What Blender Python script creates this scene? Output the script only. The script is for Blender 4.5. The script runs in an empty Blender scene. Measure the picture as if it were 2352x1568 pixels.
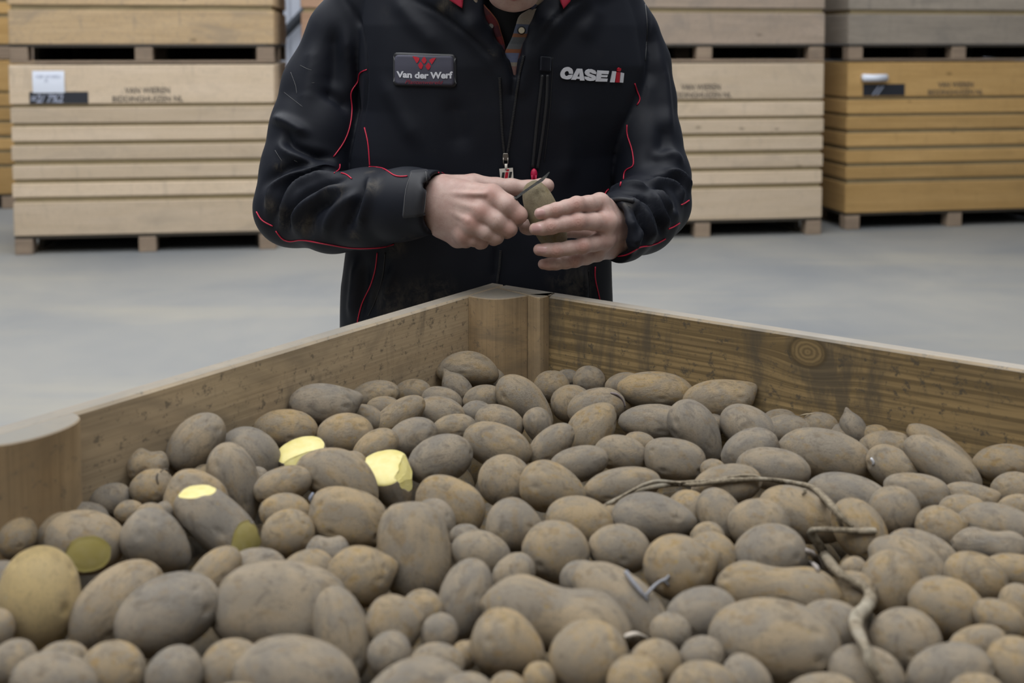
import bpy, bmesh, math, random
import numpy as np
from mathutils import Vector, Matrix, noise as mnoise
from mathutils.bvhtree import BVHTree

random.seed(7); rng = np.random.default_rng(7)
S = bpy.context.scene
COL = S.collection

# ------------------------------------------------------------------ camera
CZ, F, PX, PY, PITCH = 1.41, 2570.0, 1176.0, 280.0, math.radians(4.0)
cd = bpy.data.cameras.new('camera'); cam = bpy.data.objects.new('camera', cd); COL.objects.link(cam)
cam.location = (0, 0, CZ); cam.rotation_euler = (math.pi/2 - PITCH, 0, 0)
cd.sensor_width = 36; cd.sensor_fit = 'HORIZONTAL'; cd.lens = F/2352*36
cd.shift_y = -(784-PY)/2352
cd.clip_start = 0.05
cd.dof.use_dof = True; cd.dof.focus_distance = 1.64; cd.dof.aperture_fstop = 5.0
S.camera = cam
S.view_settings.view_transform = 'Standard'; S.view_settings.look = 'None'
S.view_settings.gamma = 1; S.view_settings.use_curve_mapping = False
S.view_settings.exposure = 0.0

# ------------------------------------------------------------------ light: overcast daylight through the open hall + roof lights
w = bpy.data.worlds.new('overcast'); S.world = w; w.use_nodes = True
bg = w.node_tree.nodes['Background']; bg.inputs['Color'].default_value = (0.92, 0.965, 1.0, 1); bg.inputs['Strength'].default_value = 0.09
def roof_light(name, loc, rot, sx, sy, power, col=(1, 0.985, 0.96)):
    l = bpy.data.lights.new(name, 'AREA'); l.shape = 'RECTANGLE'; l.size = sx; l.size_y = sy
    l.energy = power; l.color = col
    o = bpy.data.objects.new(name, l); COL.objects.link(o); o.location = loc; o.rotation_euler = rot
    return o
roof_light('roof_light', (-1.2, 4.0, 6.8), (0, 0, 0), 9, 15, 1830, (0.97, 0.985, 1))
roof_light('door_daylight', (-3.5, -6.5, 3.4), (math.radians(70), 0, math.radians(-22)), 6, 4, 55, (0.95, 0.98, 1))

# ------------------------------------------------------------------ pixel -> world
_c, _s = math.cos(PITCH), math.sin(PITCH)
FW = np.array([0, _c, -_s]); UP = np.array([0, _s, _c]); RT = np.array([1.0, 0, 0])
C0 = np.array([0, 0, CZ])
def ray(px, py):
    r = FW + RT*(px-PX)/F - UP*(py-PY)/F
    return r / r[1]
def P(px, py, d): return C0 + ray(px, py)*d
def Pz(px, py, z):
    r = ray(px, py); return C0 + r*((z-CZ)/r[2])

# ------------------------------------------------------------------ object helpers
def link(o, parent=None):
    COL.objects.link(o)
    if parent is not None: o.parent = parent
    return o
def mesh_obj(name, verts, faces, mat, parent=None, smooth=False):
    me = bpy.data.meshes.new(name)
    me.from_pydata([tuple(map(float, v)) for v in verts], [], [tuple(map(int, f)) for f in faces]); me.update()
    if mat: me.materials.append(mat)
    if smooth: me.polygons.foreach_set('use_smooth', [True]*len(me.polygons))
    return link(bpy.data.objects.new(name, me), parent)
def mesh_np(name, V, Q, mat, parent=None):
    me = bpy.data.meshes.new(name)
    V = np.asarray(V, np.float32); Q = np.asarray(Q, np.int32); k = Q.shape[1]
    me.vertices.add(len(V)); me.vertices.foreach_set('co', V.ravel())
    me.loops.add(Q.size); me.loops.foreach_set('vertex_index', Q.ravel())
    me.polygons.add(len(Q)); me.polygons.foreach_set('loop_start', np.arange(0, Q.size, k, dtype=np.int32))
    me.update(calc_edges=True); me.validate()
    me.polygons.foreach_set('use_smooth', np.ones(len(me.polygons), bool))
    if mat: me.materials.append(mat)
    return link(bpy.data.objects.new(name, me), parent)
def bm_obj(name, bm, mat, parent=None, smooth=False):
    me = bpy.data.meshes.new(name); bm.to_mesh(me); bm.free()
    if mat: me.materials.append(mat)
    if smooth: me.polygons.foreach_set('use_smooth', [True]*len(me.polygons))
    return link(bpy.data.objects.new(name, me), parent)
def thing(name, label, cat, loc=(0, 0, 0), rotz=0, group=None):
    o = bpy.data.objects.new(name, None); o.empty_display_size = 0.1; COL.objects.link(o)
    o.location = loc; o.rotation_euler = (0, 0, rotz)
    return tag(o, label, cat, group)
def tag(o, label, cat, group=None):
    o['label'] = label; o['category'] = cat
    if group: o['group'] = group
    return o
def box_bm(x0, x1, y0, y1, z0, z1, bev=0.004):
    bm = bmesh.new(); bmesh.ops.create_cube(bm, size=1)
    for v in bm.verts:
        v.co = Vector(((x0+x1)/2+v.co.x*(x1-x0), (y0+y1)/2+v.co.y*(y1-y0), (z0+z1)/2+v.co.z*(z1-z0)))
    if bev: bmesh.ops.bevel(bm, geom=bm.edges[:], offset=bev, segments=1, affect='EDGES')
    return bm
_bx = {}
def box_part(name, dims, loc, mat, parent, bev=0.004, rot=None):
    """a box part whose mesh is shared by every box of the same size and material"""
    key = (tuple(round(d, 4) for d in dims), mat.name, bev)
    if key not in _bx:
        bm = box_bm(-dims[0]/2, dims[0]/2, -dims[1]/2, dims[1]/2, -dims[2]/2, dims[2]/2, bev)
        me = bpy.data.meshes.new(name); bm.to_mesh(me); bm.free(); me.materials.append(mat); _bx[key] = me
    o = bpy.data.objects.new(name, _bx[key]); o.location = loc
    if rot: o.rotation_euler = rot
    return link(o, parent)
def resample(pts, step):
    pts = np.asarray(pts, float); seg = np.linalg.norm(np.diff(pts, axis=0), axis=1); L = np.r_[0, np.cumsum(seg)]
    n = max(2, int(L[-1]/step)+1); t = np.linspace(0, L[-1], n)
    return np.stack([np.interp(t, L, pts[:, k]) for k in range(pts.shape[1])], 1)
def smooth_line(pts, step):
    """Catmull-Rom through the points, resampled"""
    p = np.asarray(pts, float)
    if len(p) < 3: return resample(p, step)
    q = np.vstack([2*p[0]-p[1], p, 2*p[-1]-p[-2]]); out = []
    for i in range(1, len(q)-2):
        for t in np.linspace(0, 1, 9)[:-1]:
            a, b, c, d = q[i-1], q[i], q[i+1], q[i+2]
            out.append(0.5*((2*b)+(-a+c)*t+(2*a-5*b+4*c-d)*t*t+(-a+3*b-3*c+d)*t**3))
    out.append(p[-1]); return resample(out, step)
def tube_geo(pts, rad, n=8, flat=1.0):
    pts = np.asarray(pts, float); m = len(pts); rad = np.broadcast_to(rad, (m,))
    T = np.gradient(pts, axis=0); T /= np.linalg.norm(T, axis=1)[:, None]+1e-12
    up = np.array([0, 0, 1.0]); 
    if abs(T[0] @ up) > .9: up = np.array([0, -1.0, 0])
    V = []; nrm = up - T[0]*(up@T[0]); nrm /= np.linalg.norm(nrm)
    for i in range(m):
        nrm = nrm - T[i]*(nrm@T[i]); nrm /= np.linalg.norm(nrm)+1e-12; b = np.cross(T[i], nrm)
        for k in range(n):
            a = 2*math.pi*k/n; V.append(pts[i]+rad[i]*(math.cos(a)*nrm*flat+math.sin(a)*b))
    Fc = [(i*n+k, i*n+(k+1) % n, (i+1)*n+(k+1) % n, (i+1)*n+k) for i in range(m-1) for k in range(n)]
    Fc += [tuple(range(n))[::-1], tuple((m-1)*n+k for k in range(n))]
    return V, Fc
def tubes_obj(name, lines, rad, mat, parent=None, n=8):
    V, Fc = [], []
    for l in lines:
        v, f = tube_geo(l, rad, n); o = len(V); V += v; Fc += [tuple(i+o for i in q) for q in f]
    return mesh_obj(name, V, Fc, mat, parent, True)

# ------------------------------------------------------------------ material helpers
class G:
    def __init__(s, name):
        s.m = bpy.data.materials.new(name); s.m.use_nodes = True; s.t = s.m.node_tree; s.t.nodes.clear()
        s.o = s.t.nodes.new('ShaderNodeOutputMaterial')
        s.tc = s.t.nodes.new('ShaderNodeTexCoord'); s.oi = s.t.nodes.new('ShaderNodeObjectInfo')
        s.obj = s.tc.outputs['Object']; s.rand = s.oi.outputs['Random']
    def add(s, typ, ins=None, **at):
        n = s.t.nodes.new(typ)
        for k, v in at.items(): setattr(n, k, v)
        for k, v in (ins or {}).items():
            i = n.inputs[k]
            if isinstance(v, bpy.types.NodeSocket): s.t.links.new(v, i)
            else: i.default_value = v
        return n
    def math(s, op, a, b=0.5, c=0.0): return s.add('ShaderNodeMath', {0: a, 1: b, 2: c}, operation=op).outputs[0]
    def vmath(s, op, a, b): return s.add('ShaderNodeVectorMath', {0: a, 1: b}, operation=op).outputs[0]
    def shifted(s, k=37.0):
        off = s.add('ShaderNodeCombineXYZ', {0: s.math('MULTIPLY', s.rand, k), 1: s.math('MULTIPLY', s.rand, k*.61), 2: s.math('MULTIPLY', s.rand, k*.37)}).outputs[0]
        return s.vmath('ADD', s.obj, off)
    def scaled(s, v, sc): return s.vmath('MULTIPLY', v, sc)
    def noise(s, v, scale, detail=4, rough=.55, dist=0): return s.add('ShaderNodeTexNoise', {'Vector': v, 'Scale': scale, 'Detail': detail, 'Roughness': rough, 'Distortion': dist}).outputs[0]
    def voro(s, v, scale, out='Distance', **at): return s.add('ShaderNodeTexVoronoi', {'Vector': v, 'Scale': scale}, **at).outputs[out]
    def ramp(s, fac, stops):
        n = s.add('ShaderNodeValToRGB', {0: fac}); e = n.color_ramp.elements
        while len(e) < len(stops): e.new(.5)
        for el, (p, c) in zip(e, stops):
            el.position = p; el.color = (c, c, c, 1) if isinstance(c, (int, float)) else (*c, 1)
        return n.outputs[0]
    def mix(s, fac, a, b, blend='MIX'):
        n = s.add('ShaderNodeMix', {}, data_type='RGBA', blend_type=blend)
        for i, v in ((0, fac), (6, a), (7, b)):
            if isinstance(v, bpy.types.NodeSocket): s.t.links.new(v, n.inputs[i])
            else: n.inputs[i].default_value = v if i == 0 else ((*v, 1) if len(v) == 3 else v)
        return n.outputs[2]
    def attr(s, name): return s.add('ShaderNodeAttribute', attribute_name=name).outputs['Fac']
    def bump(s, h, strength=.4, dist=.002): return s.add('ShaderNodeBump', {'Height': h, 'Strength': strength, 'Distance': dist}).outputs[0]
    def done(s, base, rough=.7, bump=None, metal=0, spec=.5, sheen=0, sss=0):
        b = s.add('ShaderNodeBsdfPrincipled')
        def put(k, v):
            if isinstance(v, bpy.types.NodeSocket): s.t.links.new(v, b.inputs[k])
            else: b.inputs[k].default_value = v if not isinstance(v, tuple) else (*v, 1)
        put('Base Color', base); put('Roughness', rough); put('Metallic', metal); put('Specular IOR Level', spec)
        if sheen: put('Sheen Weight', sheen); put('Sheen Roughness', .5); b.inputs['Sheen Tint'].default_value = (.75, .82, 1, 1)
        if sss:
            put('Subsurface Weight', sss); b.inputs['Subsurface Radius'].default_value = (1, .35, .2); b.inputs['Subsurface Scale'].default_value = .004
        if bump is not None: put('Normal', bump)
        s.t.links.new(b.outputs[0], s.o.inputs[0]); return s.m
def plain(name, col, rough=.6, metal=0, spec=.5):
    return G(name).done(tuple(col), rough, None, metal, spec)

def wood(name, light, dark, stain=(.12, .10, .08), stain_amt=.35, grain=1.0, knots=True, top=None, axis=0, smear_lo=.56, knot_at=None):
    g = G(name); v = g.shifted()
    if knot_at:                                            # the grain runs round one round knot
        rel = g.vmath('SUBTRACT', g.obj, knot_at); rel = g.vmath('MULTIPLY', rel, (.8, 0, 1)); kd_ = g.add('ShaderNodeVectorMath', {0: rel}, operation='LENGTH').outputs['Value']
        bulge = g.math('MULTIPLY', g.math('EXPONENT', g.math('MULTIPLY', g.math('MULTIPLY', kd_, kd_), -700.0)), g.math('MULTIPLY', g.add('ShaderNodeSeparateXYZ', {0: rel}).outputs[2], -.75))
        v = g.vmath('ADD', v, g.add('ShaderNodeCombineXYZ', {2: bulge}).outputs[0])
    sc = [16, 16, 16]; sc[axis] = 1.3; fine = [210, 210, 210]; fine[axis] = 4.0
    a = g.noise(g.scaled(v, tuple(sc)), 1.0, 5, .6, .6); b = g.noise(g.scaled(v, tuple(fine)), 1.0, 3, .6)
    c = g.mix(g.ramp(a, [(.32, 0), (.68, 1)]), light, dark)
    c = g.mix(g.math('MULTIPLY', g.ramp(b, [(.49-.04*grain, 0), (.66-.055*grain, 1)]), .45*grain), c, tuple(x*.55 for x in dark))
    tone = g.add('ShaderNodeHueSaturation', {'Color': c, 'Value': g.math('ADD', g.math('MULTIPLY', g.rand, .26), .87), 'Saturation': 1.0}).outputs[0]
    blot = g.noise(g.scaled(v, (3, 5, 5)), 1.0, 5, .65, .8); spk = g.noise(v, 75, 5, .78); sm = [4.0, 4.0, 4.0]; sm[axis] = 16; smear = g.noise(g.scaled(v, tuple(sm)), 1.0, 5, .7, .5)
    st = g.math('MULTIPLY', g.math('MAXIMUM', g.ramp(blot, [(.52, 0), (.75, 1)]), g.math('MAXIMUM', g.ramp(spk, [(.545, 0), (.64, 1)]), g.math('MULTIPLY', g.ramp(smear, [(smear_lo, 0), (smear_lo+.13, 1)]), .8))), stain_amt)
    c = g.mix(st, tone, stain)
    if knots:
        kv = [5.0, 5.0, 5.0]; kv[axis] = 2.2
        k = g.voro(g.scaled(v, tuple(kv)), 1.0)
        c = g.mix(g.ramp(k, [(.035, .75), (.07, 0)]), c, tuple(x*.45 for x in dark))
    if knot_at:
        rg = g.math('ADD', g.math('MULTIPLY', g.math('SINE', g.math('ADD', g.math('MULTIPLY', kd_, 1300.0), g.math('MULTIPLY', g.noise(g.obj, 60, 3), 9.0))), .5), .5)
        c = g.mix(g.math('MULTIPLY', g.ramp(kd_, [(.0165, 1), (.019, 0)]), .85), c, g.mix(rg, tuple(x*.75 for x in dark), tuple(x*.72 for x in light)))
        c = g.mix(g.ramp(g.math('ABSOLUTE', g.math('SUBTRACT', kd_, .018)), [(.0012, .7), (.0028, 0)]), c, tuple(x*.35 for x in dark))
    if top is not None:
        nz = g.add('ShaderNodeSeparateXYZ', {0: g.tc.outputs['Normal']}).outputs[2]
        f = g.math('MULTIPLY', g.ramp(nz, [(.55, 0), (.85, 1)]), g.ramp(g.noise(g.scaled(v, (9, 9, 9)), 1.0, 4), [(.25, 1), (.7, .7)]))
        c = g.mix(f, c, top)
    h = g.math('ADD', g.math('MULTIPLY', b, .6), g.math('MULTIPLY', a, .6))
    return g.done(c, .82, g.bump(h, .35, .0015), spec=.25)
# ================================================================== the hall
g = G('concrete'); v = g.obj
n1 = g.noise(v, .55, 5, .6, .4); n2 = g.noise(g.scaled(v, (.35, 1.6, 1)), 1.0, 5, .6); n3 = g.noise(v, 9, 4, .7)
c = g.mix(g.ramp(n1, [(.35, 0), (.68, 1)]), (.155, .165, .175), (.222, .217, .2))
c = g.mix(g.math('MULTIPLY', g.ramp(n2, [(.5, 0), (.74, 1)]), .55), c, (.29, .265, .21))
c = g.mix(g.math('MULTIPLY', g.ramp(n3, [(.55, 0), (.75, 1)]), .25), c, (.2, .205, .21))
M_floor = g.done(c, g.ramp(n1, [(.3, .5), (.7, .72)]), g.bump(n3, .08, .002), spec=.35)
fl = mesh_obj('floor', [(-16, -9, 0), (16, -9, 0), (16, 15, 0), (-16, 15, 0)], [(0, 1, 2, 3)], M_floor); fl['kind'] = 'structure'

g = G('sheet_cladding'); wv = g.noise(g.obj, .8, 3)
M_clad = g.done(g.mix(wv, (.32, .35, .42), (.42, .45, .52)), .55, spec=.4)
V, Fc = [], []; x = -16.0; i = 0
while x < 16:                                   # trapezoid profile sheeting
    for dx, dy in ((0, 0), (.03, .035), (.12, .035), (.15, 0), (.30, 0)):
        V += [(x+dx, 12.6-dy, 0), (x+dx, 12.6-dy, 6.5)]
    x += .30
nc = len(V)//2
Fc = [(2*k, 2*k+2, 2*k+3, 2*k+1) for k in range(nc-1)]
wb = mesh_obj('wall_back', V, Fc, M_clad); wb['kind'] = 'structure'
M_steel = plain('dark_steel', (.05, .055, .065), .5, .6)
a, b = P(650, 80, 12.4), P(702, 26, 12.4); dirv = (b-a)/np.linalg.norm(b-a)
bb = mesh_obj('trim_1', *[q for q in tube_geo([a-dirv*2.2, b+dirv*2.2], .055, 4)], M_steel); bb['kind'] = 'structure'

# ------------------------------------------------------------------ background crates
W_pale = wood('pale_pine', (.61, .49, .365), (.545, .43, .305), (.27, .23, .185), .42, .35)
W_amber = wood('amber_pine', (.52, .33, .135), (.43, .265, .10), (.2, .13, .06), .25, .5)
W_weath = wood('weathered_pine', (.53, .385, .23), (.43, .305, .175), (.19, .17, .15), .6, .6)
W_greyb = wood('grey_brown_pine', (.44, .345, .27), (.36, .285, .22), (.17, .16, .15), .6, .6)
W_grey = wood('grey_pine', (.36, .31, .255), (.295, .255, .21), (.15, .14, .13), .55, .6)
W_pink = wood('pinkish_pine', (.47, .30, .205), (.37, .23, .15), (.2, .15, .12), .4, .5)
W_foot = wood('foot_block_wood', (.33, .25, .18), (.25, .185, .135), (.14, .12, .1), .5, .5)
M_gapw = wood('liner_wood', (.34, .27, .155), (.27, .21, .115), (.14, .11, .07), .4, .5, knots=False)
M_undershade = plain('painted_undershade', (.035, .028, .02), .9)  # near-black: the shade under the crates is put into this colour
M_paper = plain('white_paper', (.72, .76, .86), .6)
M_blackplate = plain('black_label', (.02, .022, .03), .5)
M_scrib = plain('chalk_grey', (.33, .36, .46), .7)
M_stencil = plain('stencil_ink', (.07, .06, .05), .8)
M_grey_ink = plain('grey_ink', (.42, .45, .55), .7)

def text_mesh(body, size=1.0, offset=0.0, shear=0.0, extrude=0.0, spacing=1.0):
    cu = bpy.data.curves.new('txt', 'FONT'); cu.body = body; cu.size = size; cu.offset = offset; cu.shear = shear
    cu.extrude = extrude; cu.space_character = spacing; cu.align_x = 'LEFT'; cu.resolution_u = 5
    o = bpy.data.objects.new('txt', cu); COL.objects.link(o); bpy.context.view_layer.update()
    me = bpy.data.meshes.new_from_object(o.evaluated_get(bpy.context.evaluated_depsgraph_get()))
    bpy.data.objects.remove(o); bpy.data.curves.remove(cu)
    V = np.array([v.co[:] for v in me.vertices]).reshape(-1, 3); Fc = [tuple(p.vertices) for p in me.polygons]
    bpy.data.meshes.remove(me)
    if len(V): V[:, 0] -= V[:, 0].min()
    return V, Fc
H, K = 1.28, 1.28/1110
ROWS = [(10, 235), (255, 345), (365, 450), (475, 560), (590, 670), (695, 775), (805, 1000)]
def crate(label, loc, yaw, mat, W=1.82, D=1.2, foot=None, paper=None, stencil=False, narrow_back=True):
    r = thing('storage_crate', label, 'crate', loc, yaw, 'stacked wooden potato crates in the background')
    th = .014
    for k, (t0, t1) in enumerate(ROWS):
        z0, z1 = H-t1*K, H-t0*K; zc, hz = (z0+z1)/2, z1-z0
        jit = (k*7 % 5-2)*.0015
        box_part('plank', (W, th, hz), (W/2+jit, th/2, zc), mat, r)
        box_part('plank', (W, th, hz), (W/2, D-th/2, zc), mat, r)
        for xx in (th/2, W-th/2):
            box_part('plank', (D-2*th, th, hz), (xx, D/2, zc), mat, r, rot=(0, 0, math.pi/2))
    zl0, zl1 = H-1000*K, H-14*K
    for nm, dims, lc in (('inner_panel', (W-.03, .012, zl1-zl0), (W/2, .0205, (zl0+zl1)/2)), ('inner_panel', (W-.03, .012, zl1-zl0), (W/2, D-.0205, (zl0+zl1)/2)),
                         ('inner_panel', (.012, D-.06, zl1-zl0), (.0205, D/2, (zl0+zl1)/2)), ('inner_panel', (.012, D-.06, zl1-zl0), (W-.0205, D/2, (zl0+zl1)/2))):
        box_part(nm, dims, lc, M_gapw, r, 0)
    zf = H-1003*K
    box_part('floor_deck', (W-.006, D-.006, .02), (W/2, D/2, zf-.008), M_undershade, r, .002)
    zb = zf-.018
    for fx in (.06, W/2, W-.06):
        for fy in (.05, D/2, D-.05):
            zlo = .016 if loc[2] > .1 else 0
            box_part('foot_block', (.115, .1, zb-zlo), (fx, fy, (zb+zlo)/2), foot or W_foot, r)
    for fy in (.05, D/2, D-.05) if loc[2] > .1 else ():
        box_part('bottom_runner', (W, .1, .016), (W/2, fy, .008), foot or W_foot, r, .002)
    box_part('rear_gap_blocker', (W-.02, .03, zb-.016), (W/2, D-.118, (zb+.016)/2), M_undershade, r, 0)  # added board, blocks the view through so the slot stays dark
    for xx in (.135, W-.135): box_part('side_gap_blocker', (.03, D-.30, zb-.016), (xx, D/2-.02, (zb+.016)/2), M_undershade, r, 0)  # added too, closing the slot's ends to keep it dark
    # front face marks: (u metres from the left, v metres from the top)
    def plate(name, u0, u1, v0, v1, m, off, curl=0):
        n = 7; V = []
        for i in range(n):
            vv = v0+(v1-v0)*i/(n-1); y = -off-(curl*math.sin(math.pi*i/(n-1)) if curl else 0)
            V += [(u0, y, H-vv), (u1, y, H-vv), (u0, y+.002, H-vv), (u1, y+.002, H-vv)]
        Fq = []
        for i in range(n-1):
            a = 4*i; Fq += [(a, a+1, a+5, a+4), (a+2, a+6, a+7, a+3), (a, a+4, a+6, a+2), (a+1, a+3, a+7, a+5)]
        return mesh_obj(name, V, Fq, m, r)
    def letters(name, body, u0, u1, v0, v1, m, off, shear=0):
        tv, tf = text_mesh(body, 1, .02, shear)
        tv = tv-tv.min(0); sx, sy = tv.max(0)[:2]
        V = [(u0+p[0]/sx*(u1-u0), -off, H-v1+p[1]/sy*(v1-v0)) for p in tv]
        return mesh_obj(name, V, tf, m, r)
    if paper == 'sheet':
        plate('label_plate', .125, .50, .19, .268, M_blackplate, .003)
        plate('paper_sheet', .15, .352, .05, .196, M_paper, .008, .004)
        letters('chalk_marks', '=2/ 7%2', .135, .34, .205, .262, M_scrib, .0045, .2)
        letters('paper_print', 'VZP 4710021', .17, .33, .078, .098, M_grey_ink, .0135)
        letters('paper_print', 'A', .225, .25, .10, .125, M_grey_ink, .0135)
    elif paper == 'roll':
        plate('label_plate', .12, .46, .175, .262, M_blackplate, .003)
        V, Fq = tube_geo([(.10, -.028, H-.125), (.19, -.03, H-.128), (.295, -.028, H-.125)], .027, 12)
        mesh_obj('paper_sheet', V, Fq, M_paper, r, True)
        letters('chalk_marks', '//', .19, .29, .19, .258, M_scrib, .0045, .3)
    if stencil:
        letters('stencil_text', 'VAN WIEREN', .735, 1.03, .162, .204, M_stencil, .0012)
        letters('stencil_text', 'BIDDINGHUIZEN NL', .655, 1.115, .220, .260, M_stencil, .0012)
    return r
def stack(dep, x0, yaw, lower, upper, labels, paper=None, stencil=True, W=1.82, dx=0.0):
    ll, lu = labels
    crate(ll, (x0, dep, 0), yaw, lower, W=W, paper=paper, stencil=stencil)
    crate(lu, (x0+dx, dep+.01, H), yaw, upper, W=W, foot=None)
rad = math.radians
stack(7.40, -3.325, rad(7.5), W_pale, W_weath, ('pale pine crate with white paper sheet above a black label, under another crate',
      'weathered tan crate stacked on the pale crate with the white paper sheet'), 'sheet', W=1.72)
stack(7.98, -1.50, rad(8), W_pale, W_pink, ('pale crate hidden behind the person in the dark jacket', 'pinkish crate whose corner shows beside the left shoulder of the picture'), None)
stack(7.96, .49, rad(8), W_pale, W_greyb, ('pale pine crate with stencilled lettering just right of the sleeve', 'grey-brown crate stacked on the pale crate right of the sleeve'), None)
stack(8.42, 2.53, rad(10), W_amber, W_grey, ('amber crate with a rolled white paper and black label', 'grey weathered crate stacked on the amber crate with rolled paper'), 'roll')
stack(9.3, -6.06, rad(7), W_amber, W_amber, ('amber crate half hidden at the left picture edge, standing on the floor', 'amber crate at the left picture edge, upper of its stack'), None, False)
# ================================================================== the open crate in front
ZR = 1.05
l0, l1, r0, r1 = Pz(0, 978, ZR), Pz(1070, 666, ZR), Pz(1269, 670, ZR), Pz(2352, 837, ZR)
dl = (l0-l1)[:2]; dl /= np.linalg.norm(dl); dr = (r1-r0)[:2]; dr /= np.linalg.norm(dr)
tt = np.linalg.solve(np.array([dl, -dr]).T, (r0-l1)[:2]); CR = l1[:2]+dl*tt[0]          # outer corner
ang = (math.atan2(dl[1], dl[0]) + math.atan2(dr[1], dr[0])-math.pi/2)/2
if ang - math.atan2(dl[1], dl[0]) > 1: ang -= math.pi
elif ang - math.atan2(dl[1], dl[0]) < -1: ang += math.pi
EX = np.array([math.cos(ang), math.sin(ang), 0]); EY = np.array([-math.sin(ang), math.cos(ang), 0]); O3 = np.array([CR[0], CR[1], 0])
def loc(p): q = np.asarray(p)-O3; return np.array([q@EX, q@EY, q[2]])
def wld(q): return O3+EX*q[0]+EY*q[1]+np.array([0, 0, q[2]])
LX, LY, TH = 1.55, 1.20, .025
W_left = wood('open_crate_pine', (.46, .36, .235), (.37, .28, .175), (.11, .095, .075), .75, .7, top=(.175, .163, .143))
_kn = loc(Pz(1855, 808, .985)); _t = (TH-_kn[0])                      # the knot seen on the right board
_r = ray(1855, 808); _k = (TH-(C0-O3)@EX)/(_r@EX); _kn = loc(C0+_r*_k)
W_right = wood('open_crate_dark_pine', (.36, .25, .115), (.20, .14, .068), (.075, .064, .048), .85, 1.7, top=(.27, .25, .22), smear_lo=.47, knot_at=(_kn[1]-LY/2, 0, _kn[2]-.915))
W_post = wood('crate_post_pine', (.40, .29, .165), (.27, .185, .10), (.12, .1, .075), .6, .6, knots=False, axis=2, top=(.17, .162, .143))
box = thing('potato_crate', 'open wooden crate of potatoes in the foreground, corner towards the person', 'crate', tuple(O3), ang)
rows = [(.78, 1.05), (.52, .765), (.32, .505), (.12, .305)]
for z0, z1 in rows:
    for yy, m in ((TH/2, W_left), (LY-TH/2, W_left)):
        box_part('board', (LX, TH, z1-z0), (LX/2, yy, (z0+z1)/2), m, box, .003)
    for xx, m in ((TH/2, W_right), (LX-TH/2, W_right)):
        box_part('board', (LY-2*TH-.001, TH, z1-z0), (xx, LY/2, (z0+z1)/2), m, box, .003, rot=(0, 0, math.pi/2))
box_part('floor_deck', (LX-.002, LY-.002, .022), (LX/2, LY/2, .108), W_left, box, .002)
for fx in (.06, LX/2, LX-.06):
    for fy in (.05, LY/2, LY-.05):
        box_part('foot_block', (.11, .1, .097), (fx, fy, .0485), W_foot, box)
def post(name, outline, z0, z1, m):
    n = len(outline); V = [(x, y, z0) for x, y in outline]+[(x, y, z1) for x, y in outline]
    bm = bmesh.new(); vs = [bm.verts.new(v) for v in V]
    for i in range(n):
        j = (i+1) % n; bm.faces.new((vs[i], vs[j], vs[n+j], vs[n+i]))
    bm.faces.new(vs[:n][::-1]); tp = bm.faces.new(vs[n:])
    bmesh.ops.recalc_face_normals(bm, faces=bm.faces[:])
    bmesh.ops.bevel(bm, geom=[e for e in tp.edges], offset=.0014, segments=1, affect='EDGES')
    return bm_obj(name, bm, m, box)
A = [loc(Pz(x, y, ZR))[:2] for x, y in smooth_line([(1072, 678), (1100, 683), (1135, 686), (1170, 684), (1211, 678)], 9)]
B = [loc(Pz(x, y, ZR))[:2] for x, y in smooth_line([(1213, 678), (1240, 684.5), (1268, 677)], 7)]
B[0] = A[-1]+np.array([-.0012, .0012]); A[0] = np.array([A[0][0], TH+.0005]); B[-1] = np.array([TH+.0005, B[-1][1]])
ic = np.array([TH+.0005, TH+.0005])
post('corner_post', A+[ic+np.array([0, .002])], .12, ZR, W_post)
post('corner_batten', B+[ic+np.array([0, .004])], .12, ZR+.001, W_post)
def half_round(u, hw, pr):
    pts = [(u+hw*math.cos(t), TH+.0005+pr*math.sin(t)**.75) for t in np.linspace(math.pi, 0, 25)]
    return pts[::-1]
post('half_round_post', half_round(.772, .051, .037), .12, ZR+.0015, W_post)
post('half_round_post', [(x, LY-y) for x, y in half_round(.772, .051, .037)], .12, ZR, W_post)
def corner_tri(cx, cy, sx, sy):
    return [(cx, cy), (cx+sx*.07, cy), (cx+sx*.045, cy+sy*.045), (cx, cy+sy*.07)]
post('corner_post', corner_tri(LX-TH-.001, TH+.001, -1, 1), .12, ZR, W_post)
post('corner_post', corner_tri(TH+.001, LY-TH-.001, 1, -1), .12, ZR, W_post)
post('corner_post', corner_tri(LX-TH-.001, LY-TH-.001, -1, -1), .12, ZR, W_post)
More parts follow.
